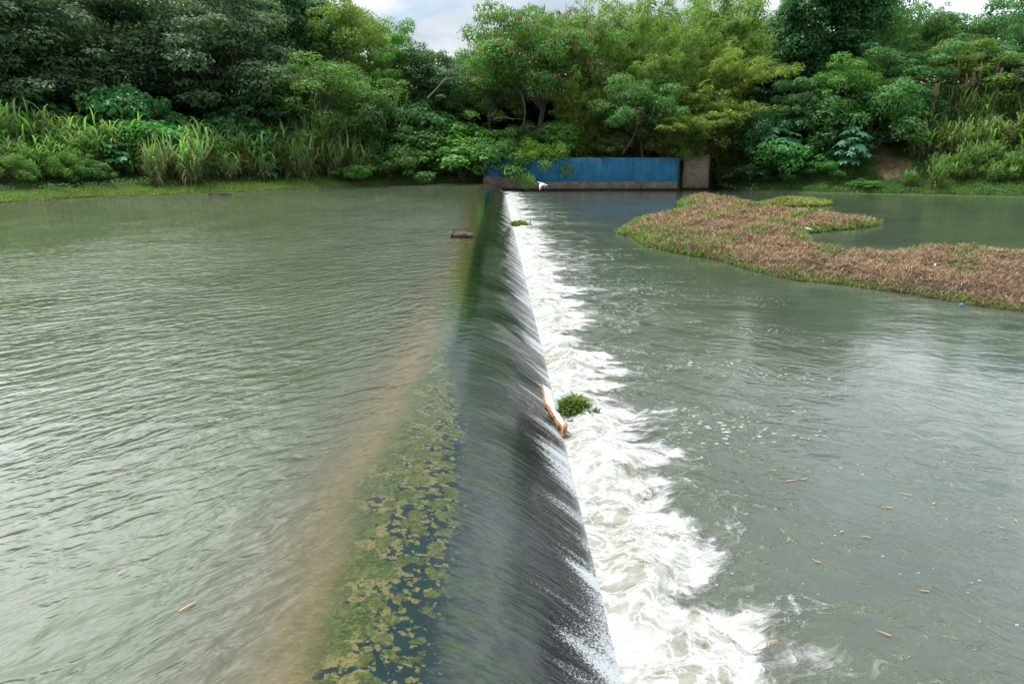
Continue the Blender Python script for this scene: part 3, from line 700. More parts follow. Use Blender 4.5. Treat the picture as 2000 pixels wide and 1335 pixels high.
# ------------------------------------------------------------------ shrubs
S = [
 ('leafy_shrub', P_shr[2], 905, .9, 275, 170, 'bright green leafy shrub spilling to the water left of the blue wall', FRESH),
 ('leafy_shrub', P_shr[0], 925, 2.6, 240, 160, 'tall bright green shrub above the left end of the blue wall', FRESH),
 ('leafy_shrub', P_shr[0], 985, -.35, 272, 120, 'green shrub hanging over the left end of the blue wall', (.05, .11, .028)),
 ('leafy_shrub', P_shr[1], 1055, -.4, 284, 100, 'yellow green shrub hanging over the blue wall beside the dry roots', (.085, .15, .02)),
 ('leafy_shrub', P_shr[0], 1090, 2.4, 238, 100, 'rounded green shrub at the foot of the tall pod tree', (.055, .125, .028)),
 ('leafy_shrub', P_shr[1], 1010, 3.2, 250, 100, 'dull green shrub beside the pale trunk above the blue wall', (.045, .085, .025)),
 ('leafy_shrub', P_shr[0], 800, 4, 245, 170, 'mid green shrub on the bank right of the cane grass', MID),
 ('leafy_shrub', P_shr[1], 735, 6.5, 200, 180, 'dark green shrub under the banded tree', (.034, .080, .026)),
 ('leafy_shrub', P_shr[2], 840, 5.5, 205, 150, 'blue green shrub below the pale leaning limb', (.036, .09, .035)),
 ('leafy_shrub', P_shr[1], 760, 1.8, 300, 140, 'low green shrub at the water between cane grass and bright shrub', (.05, .10, .028)),
 ('leafy_shrub', P_shr[2], 690, 1.2, 322, 70, 'small bright shrub at the water edge beside the drooping grass', FRESH),
 ('leafy_shrub', P_shr[0], 170, 10.5, 222, 70, 'pale yellow green shrub among the left cane grass', (.075, .14, .03)),
 ('leafy_shrub', P_shr[2], 320, 8.5, 235, 170, 'bright green creeper mound behind the left cane grass', (.035, .12, .025)),
 ('leafy_shrub', P_shr[2], 275, 11, 165, 140, 'green creeper draped over the foot of the dark shade tree', (.026, .09, .028)),
 ('leafy_shrub', P_shr[1], 25, 5.0, 306, 90, 'low olive shrub on the grassy shore at the left edge', (.06, .115, .028)),
 ('leafy_shrub', P_shr[1], 130, 5.2, 300, 75, 'low yellow green shrub on the left grassy shore', (.075, .14, .03)),
 ('leafy_shrub', P_shr[0], 185, 5.0, 312, 70, 'low weedy shrub beside the big leaf plant on the left shore', (.045, .10, .028)),
 ('leafy_shrub', P_shr[2], 470, 9, 215, 130, 'dark green shrub behind the middle of the cane grass', (.03, .085, .03)),
 ('leafy_shrub', P_shr[2], 1525, 2.6, 270, 120, 'creeper covered bush right of the bare brown wall', (.032, .105, .026)),
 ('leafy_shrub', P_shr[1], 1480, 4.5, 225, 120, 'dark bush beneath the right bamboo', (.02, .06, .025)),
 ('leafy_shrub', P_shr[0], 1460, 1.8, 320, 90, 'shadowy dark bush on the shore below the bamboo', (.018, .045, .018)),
 ('leafy_shrub', P_shr[1], 1585, 3.4, 318, 100, 'low green bush on the right shore left of the soil path', (.032, .10, .022)),
 ('leafy_shrub', P_shr[0], 1600, 8.5, 190, 150, 'leafy green bush beside the thin pale trunk', (.04, .095, .032)),
 ('leafy_shrub', P_shr[1], 1690, 8, 175, 180, 'dense green bush above the blue green castor plant', (.042, .105, .03)),
 ('leafy_shrub', P_shr[0], 1690, 1.6, 352, 70, 'low green bush below the bare soil path', (.045, .10, .025)),
 ('leafy_shrub', P_shr[2], 1785, 10, 190, 90, 'dark bush left of the tall plumed grass', (.028, .08, .032)),
] + [('leafy_shrub', P_shr[k % 3], px, off, top, w, lab, (.055, .075, .024)) for k, (px, off, top, w, lab) in enumerate([
 (1190, 1.6, 262, 80, 'olive bush at the foot of the bamboo left of the leaning pod tree'), (1300, .6, 258, 90, 'olive bush on the blue wall below the leaning pod tree'),
 (1350, .8, 240, 100, 'olive bush at the right end of the blue wall'), (1395, .7, 262, 80, 'olive bush drooping behind the bare brown wall'), (1245, 2.2, 250, 90, 'shaded olive bush between the bamboo culms')])]
for nm, pr, px, off, top, w, lab, tint in S: fit(nm, pr, px, off, top, w, lab, 'shrub', tint)
fit('castor_plant', P_big[1], 1500, 4.2, 248, 150, 'blue green castor plant beside the creeper covered bush', 'plant', (.030, .090, .050))
fit('castor_plant', P_big[0], 1655, 4.2, 250, 85, 'blue green castor plant standing alone on the right slope', 'plant', (.034, .095, .055))
fit('castor_plant', P_big[1], 1440, 5.5, 200, 90, 'dark blue green broad leaved plant under the bamboo arch', 'plant', (.018, .050, .034))
fit('broadleaf_plant', P_big[0], 230, 7.0, 272, 90, 'broad leaved green plant standing before the left cane grass', 'plant', (.04, .13, .045))
fit('taro_plant', P_taro, 105, 7.2, 308, 60, 'dark taro plant with big drooping leaves on the left shore', 'plant', (.022, .075, .03))
fit('taro_plant', P_taro, 525, 4.4, 308, 50, 'dark blue taro plant between the drooping grass tufts', 'plant', (.018, .06, .038))

# ------------------------------------------------------------------ cane grass stands
CG = (.085, .150, .050)
def stand(n, pxr, offr, topf, w, protos, label, group, tint=CG):
    for i in range(n):
        px = pxr[0] + (pxr[1] - pxr[0]) * (i + rng.uniform(.1, .9)) / n
        fit('cane_grass', protos[i % len(protos)], px, rng.uniform(*offr), topf(px) + rng.uniform(-26, 22), w * rng.uniform(.75, 1.3), label, 'tall grass',
            tuple(np.array(tint) * rng.uniform(.85, 1.2)), group)
stand(16, (-60, 275), (7.5, 10.5), lambda p: 200 + p * .12, 105, P_cane, 'tall arching cane grass clump under the left shade trees', 'cane grass left of the big leaf plant')
stand(9, (-40, 200), (6.2, 7.5), lambda p: 258, 85, P_cane, 'shorter cane grass clump in the front row at the left edge', 'front row of cane grass at left', (.08, .145, .05))
stand(17, (330, 720), (5.6, 8), lambda p: 232, 98, P_cane, 'tall cane grass clump in the middle stand on the left bank', 'middle stand of cane grass')
stand(7, (280, 730), (3.2, 4.8), lambda p: 280, 85, [P_droop], 'drooping pale grass tuft in the front row along the left shore', 'drooping grass tufts along the left shore', (.11, .16, .07))
fit('cane_grass', P_caneP[0], 612, 7, 168, 90, 'tallest plumed cane grass on the left bank', 'tall grass', CG)
fit('cane_grass', P_cane[2], 545, 9, 195, 80, 'cane grass with a tan dead skirt under the layered tree', 'tall grass', (.06, .10, .03))
fit('cane_grass', P_caneP[1], 770, 8, 150, 80, 'plumed cane grass in front of the banded tree', 'tall grass', (.06, .11, .03))
fit('cane_grass', P_caneP[0], 740, 7.5, 190, 70, 'plumed cane grass right of the umbrella shaped tree', 'tall grass', (.055, .10, .03))
RG = (.088, .125, .045)
stand(14, (1765, 2070), (8.5, 11), lambda p: 172 - (p - 1765) * .05, 62, P_caneP, 'tall plumed grass clump along the top of the right bank', 'plumed grass on the right bank', RG)
stand(13, (1785, 2070), (6.5, 8), lambda p: 222, 60, P_cane, 'grass clump in front of the plumed grass on the right bank', 'second row of grass on the right bank', RG)
stand(12, (1825, 2070), (3.5, 5.5), lambda p: 276, 52, P_cane, 'grass clump halfway down the right bank', 'grass halfway down the right bank', (.062, .115, .036))
stand(8, (1770, 2070), (1.0, 3.4), lambda p: 318 + 16 * math.sin(p * .05), 50, [P_droop], 'drooping grass tuft at the foot of the right bank', 'drooping grass at the foot of the right bank', (.06, .115, .033))

# ------------------------------------------------------------------ ground cover (uncountable)
def scatter(n, pxr, offr, power=1.):
    t = np.array([t_of(pxr[0]), t_of(pxr[1])]); tq = rng.uniform(t[0], t[1], n); o = offr[0] + (offr[1] - offr[0]) * rng.random(n) ** power
    Y = shore(tq) + o; X = tq * Y; return np.stack([X, Y, ground(X, Y)], 1)
def cover(name, P, L, W, tint, m=M_grass, seg=2, keep=None, lean=(.1, .8)):
    if keep is not None: P = P[keep(P)]
    n = len(P); v, f = blades(P, rng.uniform(0, 6.28, n), rng.uniform(*lean, n), rng.uniform(L[0], L[1], n), rng.uniform(W[0], W[1], n), seg, 1.2)
    o = link(name, mesh_np(name, v, f, m)); o.color = tuple(tint) + (1,); tag(o, kind='stuff'); return o
patchy = lambda P: (near_soil(P) + rng.normal(size=len(P)) * .45 > 1.15) & (noise1(P[:, 0] * .7, P[:, 1] * .8, 2) + rng.normal(size=len(P)) * .35 > -.45)
tag(cover('shore_grass', scatter(80000, (-250, 935), (.05, 8), 1.2), (.12, .34), (.025, .05), (.12, .185, .045), keep=patchy), 'short bright grass along the left shore', 'grass')
tag(cover('bank_grass', scatter(60000, (1395, 2150), (.1, 9.5), 1.1), (.14, .42), (.03, .06), (.085, .165, .038), keep=patchy), 'green grass covering the right bank', 'grass')
tag(cover('dry_shore_litter', scatter(9000, (-250, 930), (-.1, .9), 1.), (.08, .25), (.02, .04), (.22, .17, .10), M_dry, lean=(.8, 1.5)), 'dry brown litter at the left water edge', 'litter')
def weeds(name, P, tint, label, s=(.08, .2)):
    n = len(P); P = P + np.stack([rng.normal(size=n) * .1, rng.normal(size=n) * .1, rng.uniform(.02, .42, n)], 1)
    nr = unit(sph(n) * .6 + np.array([0, -.3, 1.])); d = np.cross(nr, sph(n)); L = rng.uniform(*s, n)
    v, f = leaves(P, d, nr, L, L * .6); o = link(name, mesh_np(name, v, f, M_leaf)); o.color = tuple(tint) + (1,); tag(o, label, 'weeds', kind='stuff')
pw_ = lambda P, s: P[noise1(P[:, 0] * .5, P[:, 1] * .55, s) + rng.normal(size=len(P)) * .3 > -.15]
pw_0 = pw_
pw_ = lambda P, s: (lambda Q: Q[near_soil(Q) + rng.normal(size=len(Q)) * .45 > 1.1])(pw_0(P, s))
weeds('creeping_weeds', pw_(scatter(90000, (1395, 2150), (.3, 14), 1.), 3), (.058, .135, .034), 'low leafy creepers over the right bank')
weeds('undergrowth', pw_(scatter(70000, (-250, 945), (3, 16), 1.), 8), (.036, .09, .026), 'low leafy undergrowth over the left bank')
weeds('wall_top_weeds', pw_(scatter(16000, (945, 1390), (.1, 12), 1.), 6), (.045, .10, .025), 'low weeds on the ground above the blue wall')
cover('wall_top_litter', scatter(9000, (1100, 1390), (.1, 5), 1.), (.1, .35), (.02, .04), (.16, .10, .06), M_dry, lean=(.7, 1.5))
bpy.data.objects['wall_top_litter']['label'] = 'dry litter on the soil above the blue wall'
o = cover('hanging_roots', np.stack([rng.uniform(wl + .5, wr + 2, 900), np.full(900, WALL_Y - .03) + rng.uniform(-.06, .04, 900), np.full(900, wtop + .05)], 1), (.3, 1.1), (.012, .03), (.20, .14, .09), M_dry, 4, lambda P: noise1(P[:, 0] * 1.1, P[:, 0] * 0, 1) > .12, (1.2, 2.2))
o['label'] = 'dry hanging roots and stems over the top of the blue wall'

# ------------------------------------------------------------------ floating plant mats
def in_poly(P, poly):
    x, y = P[:, 0], P[:, 1]; ins = np.zeros(len(P), bool); j = len(poly) - 1
    for i in range(len(poly)):
        xi, yi = poly[i]; xj, yj = poly[j]
        c = ((yi > y) != (yj > y)) & (x < (xj - xi) * (y - yi) / (yj - yi + 1e-12) + xi); ins ^= c; j = i
    return ins
def edge_dist(P, poly):
    d = np.full(len(P), 1e9); n = len(poly)
    for i in range(n):
        a, b_ = poly[i], poly[(i + 1) % n]; ab = b_ - a; s = np.clip(((P - a) @ ab) / (ab @ ab + 1e-9), 0, 1)
        d = np.minimum(d, np.linalg.norm(P - (a + s[:, None] * ab), axis=1))
    return d
def mat_material():
    m, b = mat('dried_plant_mat'); p = b.n('ShaderNodeTexCoord').outputs['Object']; n = b.noise(p, 6, 6, .7)
    out(b, principled(b, b.ramp(n, [(.3, (.025, .014, .009)), (.7, (.10, .055, .035))]), .95, b.bump(n, .1))); return m
M_mat = mat_material()
M_stem = leaf_material('dried_stem', .12, 1.3, .28, .7, (.55, .38, .23))
def plant_mat(name, pxs, label, hmax, n_dry, n_green, green_in=.03, dry_tint=(.160, .092, .056), green_tint=(.085, .15, .025), res=.25):
    poly = np.array([at(*q)[:2] for q in pxs]); c = poly.mean(0)
    lo, hi = poly.min(0), poly.max(0)
    def hgt(P):
        d = edge_dist(P, poly); ins = in_poly(P, poly)
        h = hmax * (1 - np.exp(-d / .55)) * (.72 + .38 * noise1(P[:, 0] * 1.1, P[:, 1] * .9, 3)) + .14 * np.minimum(d, .7) * noise1(P[:, 0] * 4, P[:, 1] * 3.6, 1) + .03 * noise1(P[:, 0] * 9, P[:, 1] * 8, 4)
        return np.where(ins, np.maximum(h, .01), -.12), d, ins
    gx_, gy_ = np.arange(lo[0] - .3, hi[0] + .3, res), np.arange(lo[1] - .3, hi[1] + .3, res)
    X, Y = np.meshgrid(gx_, gy_); P = np.stack([X.ravel(), Y.ravel()], 1); z, d, ins = hgt(P)
    Fq = grid_faces(len(gy_), len(gx_)); Fq = Fq[ins[Fq].any(1)]
    e = empty(name, (c[0], c[1], 0)); tag(e, label, 'floating plants')
    o3 = np.array([c[0], c[1], 0])
    link('mound', mesh_np('mound', np.stack([P[:, 0], P[:, 1], z - .04], 1) - o3, Fq, M_mat, True), e)
    def samp(n):
        # density follows what stands nearer
        Q = rng.uniform(lo, hi, (int(n * 6), 2)); Q = Q[in_poly(Q, poly)]
        pr = (lo[1] / Q[:, 1]) ** 1.2 + .12; Q = Q[rng.random(len(Q)) < pr]; return Q[:n]
    Q = samp(n_dry); z, d, _ = hgt(Q)
    wet = noise1(Q[:, 0] * .9, Q[:, 1] * .8, 7) > .55
    kp = (d > .10 + .22 * noise1(Q[:, 0] * 2.3, Q[:, 1] * 1.7, 9)) & (noise1(Q[:, 0] * 1.9, Q[:, 1] * 1.6, 11) + rng.normal(size=len(Q)) * .35 > -.75) & ~(wet & (rng.random(len(Q)) < .5)); Q, z = Q[kp], z[kp]; n = len(Q); far = np.clip(Q[:, 1] / 22, .8, 2.2)
    B = np.stack([Q[:, 0], Q[:, 1], z - .02], 1) - o3
    v, f = blades(B, rng.uniform(0, 6.28, n), rng.uniform(.75, 1.65, n), rng.uniform(.10, .30, n) * far ** .7, rng.uniform(.012, .024, n) * far ** .8, 3, 1.0)
    o = link('dried_stems', mesh_np('dried_stems', v, f, M_stem), e); o.color = tuple(dry_tint) + (1,)
    Q = samp(n_green * 12); z, d, _ = hgt(Q)
    pr = np.exp(-d / .22) * 1.0 + .25 * np.exp(-((Q[:, 0] - at(1300, 475)[0]) ** 2 + (Q[:, 1] - at(1300, 475)[1]) ** 2 * .3) / 2.5) + green_in * (noise1(Q[:, 0] * .9, Q[:, 1] * .8, 7) > .35) * 5 + green_in * .3
    Q, z = Q[rng.random(len(Q)) < pr], z[rng.random(len(Q)) < 2] if False else None
    Q = Q[:n_green]; z, d, _ = hgt(Q); n = len(Q); far = np.clip(Q[:, 1] / 22, .8, 2.0)
    B = np.stack([Q[:, 0], Q[:, 1], z], 1) - o3
    v, f = blades(B, rng.uniform(0, 6.28, n), rng.uniform(.2, 1.2, n), rng.uniform(.08, .22, n) * far, rng.uniform(.025, .05, n) * far, 3, 1.3)
    o = link('green_leaves', mesh_np('green_leaves', v, f, M_grass), e); o.color = tuple(green_tint) + (1,)
    return e, poly, hgt
front = [(1200, 456), (1235, 464), (1262, 482), (1330, 496), (1400, 508), (1450, 524), (1500, 537), (1560, 549), (1640, 556), (1700, 565), (1780, 576), (1850, 588), (1920, 600), (2000, 609), (2150, 640)]
back = [(2150, 510), (2000, 497), (1930, 492), (1850, 489), (1790, 489), (1730, 496), (1680, 498), (1640, 496), (1600, 487), (1578, 470), (1572, 457), (1640, 450), (1700, 444), (1725, 436), (1660, 427), (1600, 420), (1500, 408), (1450, 396),
        (1400, 386), (1368, 383), (1335, 391), (1322, 400), (1345, 410), (1300, 420), (1245, 432), (1222, 444)]
big_mat, big_poly, big_h = plant_mat('floating_plant_mat', front + back, 'large mat of dried brown water plants with green edges floating on the right', .42, 120000, 14000)
th_ = np.linspace(0, 2 * np.pi, 18)[:-1]
small = [(1555 + 66 * math.cos(a) * (1 + .12 * math.sin(3 * a)), 399 + 5.5 * math.sin(a)) for a in th_]
plant_mat('floating_plant_mat', small, 'small far mat of yellowish water plants near the right shore', .35, 1500, 3500, .4, (.24, .18, .08), (.17, .19, .05))
def clump(px, py, wpx, n, label, cat='water plant', hgt=.16, tint=(.10, .15, .024)):
    c = at(px, py, 0); w = wpx / F * c[1]; e = empty('water_hyacinth', (c[0], c[1], .02)); tag(e, label, cat)
    q = rng.normal(size=(n, 2)) * w * .22; z = hgt * np.exp(-(q ** 2).sum(1) / (w * .3) ** 2) * rng.uniform(.3, 1, n)
    B = np.column_stack([q, z]); az = np.arctan2(q[:, 1], q[:, 0]) + rng.normal(size=n) * .9
    v, f = blades(B, az, rng.uniform(.2, 1.3, n), rng.uniform(.5, 1.2, n) * w * .26, rng.uniform(.6, 1.3, n) * w * .05 + .006, 4, 1.6)
    o = link('leaves', mesh_np('leaves', v, f, M_grass), e); o.color = tuple(tint) + (1,)
    k = n // 3; v, f = blades(B[:k] * .55 - [0, 0, .02], az[:k] + 1, rng.uniform(1.0, 1.7, k), rng.uniform(.5, 1.1, k) * w * .3, np.full(k, w * .02), 3, 1.)
    o = link('dead_stems', mesh_np('dead_stems', v, f, M_dry), e); o.color = (.20, .13, .07, 1)
    g = Geo(); a = np.linspace(0, 2 * np.pi, 17)[:-1]
    V = np.concatenate([np.stack([np.cos(a) * w * s_ * (1 + .15 * np.sin(3 * a)), np.sin(a) * w * s_, np.full(16, h_)], 1) for s_, h_ in ((.40, -.06), (.36, .02), (.22, .06), (.02, .08))])
    g.add(V, [(i * 16 + j, i * 16 + (j + 1) % 16, (i + 1) * 16 + (j + 1) % 16, (i + 1) * 16 + j) for i in range(3) for j in range(16)])
    link('root_mass', g.mesh('root_mass', M_mat, True), e)
clump(1122, 805, 85, 420, 'green water hyacinth caught in the foam beside the broken board', hgt=.2)
clump(1014, 441, 40, 260, 'small green water hyacinth tuft at the foot of the far weir', hgt=.2)

# ------------------------------------------------------------------ broken board
def foam_board():
    m, b = mat('white_laminate'); p = b.n('ShaderNodeTexCoord').outputs['Object']; n = b.noise(p, 9, 5, .6)
    out(b, principled(b, b.mix(b.step(n, .5, .8, 0, .5), (.80, .81, .80), (.5, .52, .5)), .5))
    m2, b = mat('torn_orange_edge'); p = b.n('ShaderNodeTexCoord').outputs['Object']; n = b.noise(b.mapv(p, (40, 40, 8)), 1, 4, .7)
    out(b, principled(b, b.ramp(n, [(.35, (.07, .022, .008)), (.5, (.40, .185, .065)), (.7, (.55, .36, .19))]), .85, b.bump(n, .02)))
    a0 = at(1060, 750, .40); a1 = at(1066, 786, .36); a2 = at(1099, 834, .13)   # top edge along the weir
    w = np.array([.135, .015, -.10]); tk = np.array([-.012, -.006, -.045])
    e = empty('broken_board', a1); tag(e, 'broken white board with torn orange edge stuck on the weir foot', 'board')
    n = 14; s = np.linspace(0, 1, n)
    top = np.array([a0 * (1 - q / .42) + a1 * (q / .42) if q < .42 else a1 * (1 - (q - .42) / .58) + a2 * ((q - .42) / .58) for q in s]) - a1
    top += rng.normal(size=top.shape) * .004
    V = np.concatenate([top, top + w * (1 + .08 * np.sin(9 * s))[:, None], top + w + tk, top + tk])
    def strip(i, j): return [(i * n + q, i * n + q + 1, j * n + q + 1, j * n + q) for q in range(n - 1)]
    g = Geo(); g.add(V, strip(0, 1) + strip(1, 2) + strip(2, 3) + [(0, n, 2 * n, 3 * n), (n - 1, 2 * n - 1, 3 * n - 1, 4 * n - 1)])
    link('panel', g.mesh('panel', m), e)
    tw = rng.normal(size=(n, 3)) * .005; thick = (.6 + .5 * (s > .42) + .25 * np.sin(23 * s))[:, None]
    V2 = np.concatenate([top + [.004, 0, .006] + tw, top + np.array([-.022, -.004, -.004]) * thick + tw, top + np.array([-.030, -.006, -.06]) * thick - tw, top + tk * 1.1])
    g = Geo(); g.add(V2, strip(0, 1) + strip(1, 2) + strip(2, 3)); link('torn_edge', g.mesh('torn_edge', m2), e)
    g = Geo(); k0 = a2 - a1 + np.array([.02, -.02, -.02])
    g.tube([k0 + [-.02, -.03, -.10], k0 + [0, 0, 0], k0 + [.02, .03, .05], k0 + [.03, .045, .07]], [.028, .04, .032, .008], 9)
    link('corner_block', g.mesh('corner_block', m2, True), e)
foam_board()

# ------------------------------------------------------------------ driftwood, rocks, floating bits
def wet_mat():
    m, b = mat('wet_wood'); n = b.noise(b.mapv(b.n('ShaderNodeTexCoord').outputs['Object'], (9, 30, 30)), 1, 5, .6)
    out(b, principled(b, b.ramp(n, [(.3, (.022, .016, .011)), (.55, (.075, .055, .038)), (.75, (.15, .115, .08))]), .7, b.bump(n, .03))); return m
M_wet = wet_mat()
def driftwood(name, px, py, z, L, rad, az, label, sprig=False):
    c = at(px, py, z); e = empty(name, (c[0], c[1], z)); tag(e, label, 'log')
    d = np.array([math.cos(az), math.sin(az), 0]); s = np.linspace(-.5, .5, 12)
    pts = np.stack([d * L * q + np.array([0, 0, rad * .55 + .02 * math.sin(q * 9)]) for q in s]); rr = rad * (1 + .10 * np.sin(s * 21) + rng.normal(size=12) * .05)
    g = Geo(); g.tube(np.vstack([pts[0], pts, pts[-1]]) + 0, np.concatenate([[.004], rr, [.004]]), 12); link('log', g.mesh('log', M_wet, True), e)
    g = Geo(); g.tube([pts[2], pts[2] - d * .05 + [0, -.03, rad * 1.7]], [rad * .35, rad * .15], 6); link('branch_stub', g.mesh('branch_stub', M_wet, True), e)
    if sprig:
        n = 26; v, f = blades(np.tile(pts[0], (n, 1)) + rng.normal(size=(n, 3)) * .03, rng.uniform(0, 6.28, n), rng.uniform(.2, 1.2, n), rng.uniform(.08, .22, n), np.full(n, .03), 3, 1.2)
        o = link('sprig', mesh_np('sprig', v, f, M_grass), e); o.color = (.16, .24, .03, 1)
driftwood('driftwood_log', 903, 464, ZU, .80, .115, R(-9), 'brown driftwood log resting on the crest of the weir', True)
driftwood('driftwood_log', 988, 380, 0, .7, .08, R(3), 'small dark driftwood piece at the foot of the weir by the blue wall')
driftwood('driftwood_log', 430, 380, ZU, 1.6, .07, R(5), 'thin driftwood branch lying along the left shore')
driftwood('driftwood_log', 825, 359, ZU + .02, 1.2, .11, R(2), 'pale driftwood stub at the water left of the bright shrub')
# leaning dead limb and fallen trunk on the bank
def limb_thing(name, p0, p1, r0, r1, label, tw=None):
    M_pale_ = M_bark if name == 'bare_trunk' and 'whitish' not in label else M_pale
    p0, p1 = np.array(p0), np.array(p1); e = empty(name, p0); tag(e, label, 'branch'); r = np.random.default_rng(3)
    pts = limb((0, 0, 0), p1 - p0, r, .06, 9); g = Geo(); g.tube(pts, np.linspace(r0, r1, 9), 7); link('limb', g.mesh('limb', M_pale_, True), e)
    for k in (4, 6):
        g = Geo(); g.tube(limb(pts[k], pts[k] + (p1 - p0) * .25 + r.normal(size=3) * .5, r), np.linspace(r0 * .4, .01, 5), 5); link('twig', g.mesh('twig', M_pale_), e)
def pale_mat():
    m, b = mat('pale_bark'); n = b.noise(b.mapv(b.n('ShaderNodeTexCoord').outputs['Object'], (5, 5, 2)), 2, 5, .6)
    out(b, principled(b, b.ramp(n, [(.3, (.14, .11, .08)), (.7, (.36, .31, .25))]), .85)); return m
M_pale = pale_mat()
q0 = at_y(965, 232, WALL_Y + 4.5); q1 = at_y(1003, 236, WALL_Y + 4.3); limb_thing('fallen_branch', q0, q1, .06, .03, 'pale fallen branch above the left end of the blue wall')
q0 = at_y(835, 192, WALL_Y + 2.); q1 = at_y(872, 150, WALL_Y + 1.5); limb_thing('dead_limb', q0, q1, .09, .04, 'pale leaning dead limb below the sky gap')
q0 = at_y(1020, 252, WALL_Y + 4.0); q1 = at_y(1002, 165, WALL_Y + 4.2); limb_thing('bare_trunk', q0, q1, .10, .05, 'bare slender trunk rising from the bank above the blue wall')
q0 = at_y(1216, 300, WALL_Y + 1.2); q1 = at_y(1240, 225, WALL_Y + 1.6); limb_thing('bare_trunk', q0, q1, .09, .05, 'bare leaning trunk behind the middle of the blue wall')
q0 = at_y(1543, 240, 82); q1 = at_y(1548, 185, 82); limb_thing('bare_trunk', q0, q1, .07, .04, 'thin whitish trunk on the right bank')
q0 = at_y(1608, 238, 80); q1 = at_y(1632, 200, 80); limb_thing('bare_trunk', q0, q1, .07, .04, 'dark leaning trunk left of the dense bush on the right bank')

def rock_mat():
    m, b = mat('river_stone'); p = b.n('ShaderNodeTexCoord').outputs['Object']; n = b.noise(p, 4, 5, .6)
    out(b, principled(b, b.ramp(n, [(.3, (.13, .12, .10)), (.7, (.34, .32, .28))]), .85, b.bump(n, .05))); return m
M_rock = rock_mat()
def rock_mesh(seed):
    r = np.random.default_rng(seed); nu, nv = 10, 7; V = []
    for i in range(nv + 1):
        for j in range(nu):
            a, ph = 2 * np.pi * j / nu, np.pi * i / nv; d = np.array([math.cos(a) * math.sin(ph), math.sin(a) * math.sin(ph), math.cos(ph)])
            q = 1 + .22 * math.sin(3 * d[0] + seed) + .18 * math.sin(4 * d[1] - seed) + (.06 * r.normal() if 0 < i < nv else 0); V.append(d * q * [1, .8, .6])
    Fc = [(i * nu + j, (i + 1) * nu + j, (i + 1) * nu + (j + 1) % nu, i * nu + (j + 1) % nu) for i in range(nv) for j in range(nu)]
    return mesh_np('rock', V, Fc, M_rock)
RM = [rock_mesh(s) for s in (1, 2, 3)]
for i in range(34):
    px = rng.uniform(1392, 1480); t = t_of(px); Y = float(shore(t)) + abs(rng.normal()) * .9; X = t * Y
    o = link('rock', RM[i % 3]); s = rng.uniform(.10, .26); o.scale = (s, s, s); o.location = (X, Y, float(ground(X, Y)) + .04); o.rotation_euler = (0, 0, rng.uniform(0, 6))
    tag(o, 'pale grey rubble rock on the shore right of the bare brown wall', 'rock', 'rubble rocks beside the wall')

M_straw = leaf_material('dry_straw', .1, .5, .2, .6, (.55, .3, .12))
def straw(px, py, z, ln, az, label, group):
    c = at(px, py, z); n = 1
    v, f = blades(np.zeros((1, 3)), [az], [1.50], [ln * .72], [.013], 5, .12); o = link('floating_leaf', mesh_np('floating_leaf', v, f, M_straw))
    o.location = (c[0], c[1], z + .012); j = rng.uniform(.5, 1.1); o.color = (.40 * j, .20 * j, .08 * j, 1); tag(o, label, 'leaf', group)
for px, py, ln, az in ((350, 1195, .17, .9), (230, 1122, .10, .9), (0, 1060, .10, .2), (218, 917, .12, .4)):
    straw(px, py, ZU, ln, az, 'dry orange leaf floating on the smooth upper river', 'dry leaves on the upper river')
for px, py, ln, az in ((1535, 940, .22, .1), (1565, 937, .14, .2), (1515, 920, .12, 2.9), (1780, 968, .2, 2.7), (1745, 993, .18, 2.9), (1700, 1050, .14, 3.0), (1603, 1100, .1, 2.5), (1815, 1156, .13, 3.0),
                       (1740, 1243, .16, 2.5), (1960, 1032, .1, 2.4), (1985, 1020, .08, 1.2), (1376, 1045, .16, 2.9), (1820, 985, .1, .4), (1910, 905, .13, 2.8), (1640, 1040, .09, .4), (1500, 1255, .12, .2)):
    straw(px, py, 0, ln, az, 'dry orange leaf floating on the calm lower river', 'dry leaves on the lower river')

def bottle_mesh(m):
    g = Geo(); g.tube([(0, 0, 0), (.01, 0, 0), (.16, 0, 0), (.20, 0, 0), (.235, 0, 0)], [.02, .035, .035, .013, .012], 10); return g.mesh('bottle', m, True)
def plain(name, col, rough=.3):
    m, b = mat(name); n = b.noise(b.n('ShaderNodeTexCoord').outputs['Object'], 12, 3); out(b, principled(b, b.mix(b.mul(n, .3), col, (.3, .28, .25)), rough)); return m
MW, MB, MGn = plain('white_plastic', (.75, .75, .73)), plain('blue_plastic', (.05, .2, .6)), plain('green_plastic', (.05, .35, .2))
for px, py, m, lab, s in ((1883, 584, MB, 'blue plastic bottle at the wet front edge of the large mat', .6), (1572, 446, MW, 'white plastic bottle in the gap between the two arms of the mat', 1.6), (1297, 429, MW, 'white plastic bottle on the left crest of the mat', 1.3),
                      (1258, 438, MGn, 'green plastic bottle near the left tip of the mat', 1.4), (1370, 381, MW, 'white plastic bottle on the far tip of the mat', 1.8), (1400, 391, MW, 'white plastic bottle on the far arm of the mat', 1.8), (1825, 525, MW, 'white plastic bottle on the near brown part of the mat', .8)):
    c = at(px, py, .2); hh = big_h(np.array([c[:2]]))[0][0]; o = link('bottle', bottle_mesh(m)); o.location = (c[0], c[1], max(hh, 0.02) + .05); o.rotation_euler = (0, R(12), rng.uniform(0, 6)); o.scale = (s, s, s); tag(o, lab, 'bottle')

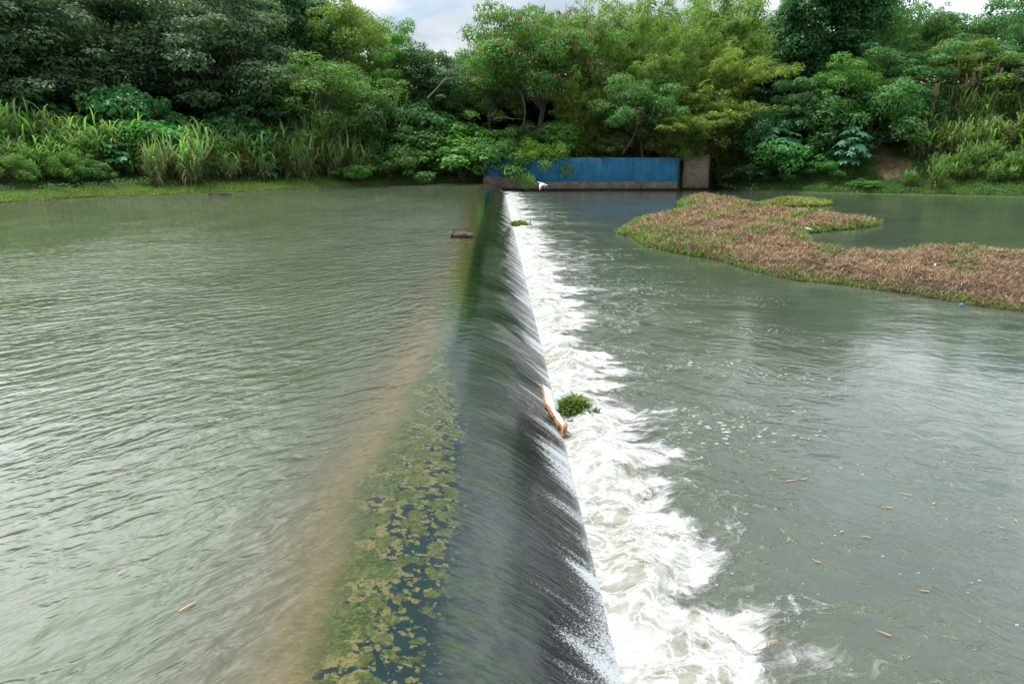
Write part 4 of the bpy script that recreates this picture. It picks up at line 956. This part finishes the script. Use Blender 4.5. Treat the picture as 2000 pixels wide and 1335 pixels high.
# ------------------------------------------------------------------ egret in flight
def egret():
    m, b = mat('white_feather'); n = b.noise(b.n('ShaderNodeTexCoord').outputs['Object'], 30, 4); out(b, principled(b, b.mix(n, (.80, .80, .78), (.9, .9, .88)), .7))
    my = plain('yellow_bill', (.7, .45, .06)); mk = plain('dark_leg', (.03, .03, .03))
    c = at_y(1060, 360, 60.); e = empty('egret', c, R(150)); e.rotation_euler = (R(-12), R(-8), R(150)); tag(e, 'white egret flying low before the blue wall with wings swept down', 'bird')
    g = Geo(); body = [(-.34, 0, -.02), (-.30, 0, -.02), (-.2, 0, -.01), (-.05, 0, 0), (.1, 0, .02), (.2, 0, .05), (.26, 0, .10), (.30, 0, .09), (.33, 0, .07), (.36, 0, .10), (.41, 0, .13), (.46, 0, .13), (.49, 0, .125)]
    g.tube(body, [.008, .04, .075, .10, .09, .06, .04, .032, .028, .03, .038, .03, .008], 12); link('body', g.mesh('body', m, True), e)
    g = Geo(); g.tube([(.48, 0, .125), (.56, 0, .11), (.62, 0, .10)], [.014, .009, .002], 6); link('bill', g.mesh('bill', my), e)
    for s in (-1, 1):
        n = 10; q = np.linspace(0, 1, n); yy = s * (.05 + .42 * np.sin(q * 1.25)); zz = .05 + .10 * np.sin(q * 2.2) - .50 * q ** 1.8
        le = np.stack([.16 - .10 * q + .08 * np.sin(q * 3.1), yy, zz], 1); ch = .30 * (1 - .75 * q ** 2.2) + .02 * np.abs(np.sin(q * 25)); te = le - np.stack([ch, ch * 0, ch * .15], 1)
        V = np.concatenate([le, te, le + [0, 0, -.02], te + [0, 0, -.008]]); Fc = []
        for i in range(n - 1):
            for a_, b_ in ((0, 1), (3, 2), (2, 0), (1, 3)): Fc.append((a_ * n + i, a_ * n + i + 1, b_ * n + i + 1, b_ * n + i))
        link('wing', mesh_np('wing', V, Fc, m), e)
        g = Geo(); g.tube([(-.28, s * .03, -.03), (-.45, s * .03, -.07), (-.62, s * .035, -.11)], [.014, .011, .008], 5); link('leg', g.mesh('leg', mk), e)
    g = Geo(); g.add([(-.28, -.05, 0), (-.28, .05, 0), (-.44, .07, -.02), (-.44, -.07, -.02), (-.28, -.05, -.015), (-.28, .05, -.015), (-.44, .07, -.03), (-.44, -.07, -.03)], [(0, 1, 2, 3), (7, 6, 5, 4), (1, 5, 6, 2), (0, 3, 7, 4), (2, 6, 7, 3)]); link('tail', g.mesh('tail', m), e)
egret()
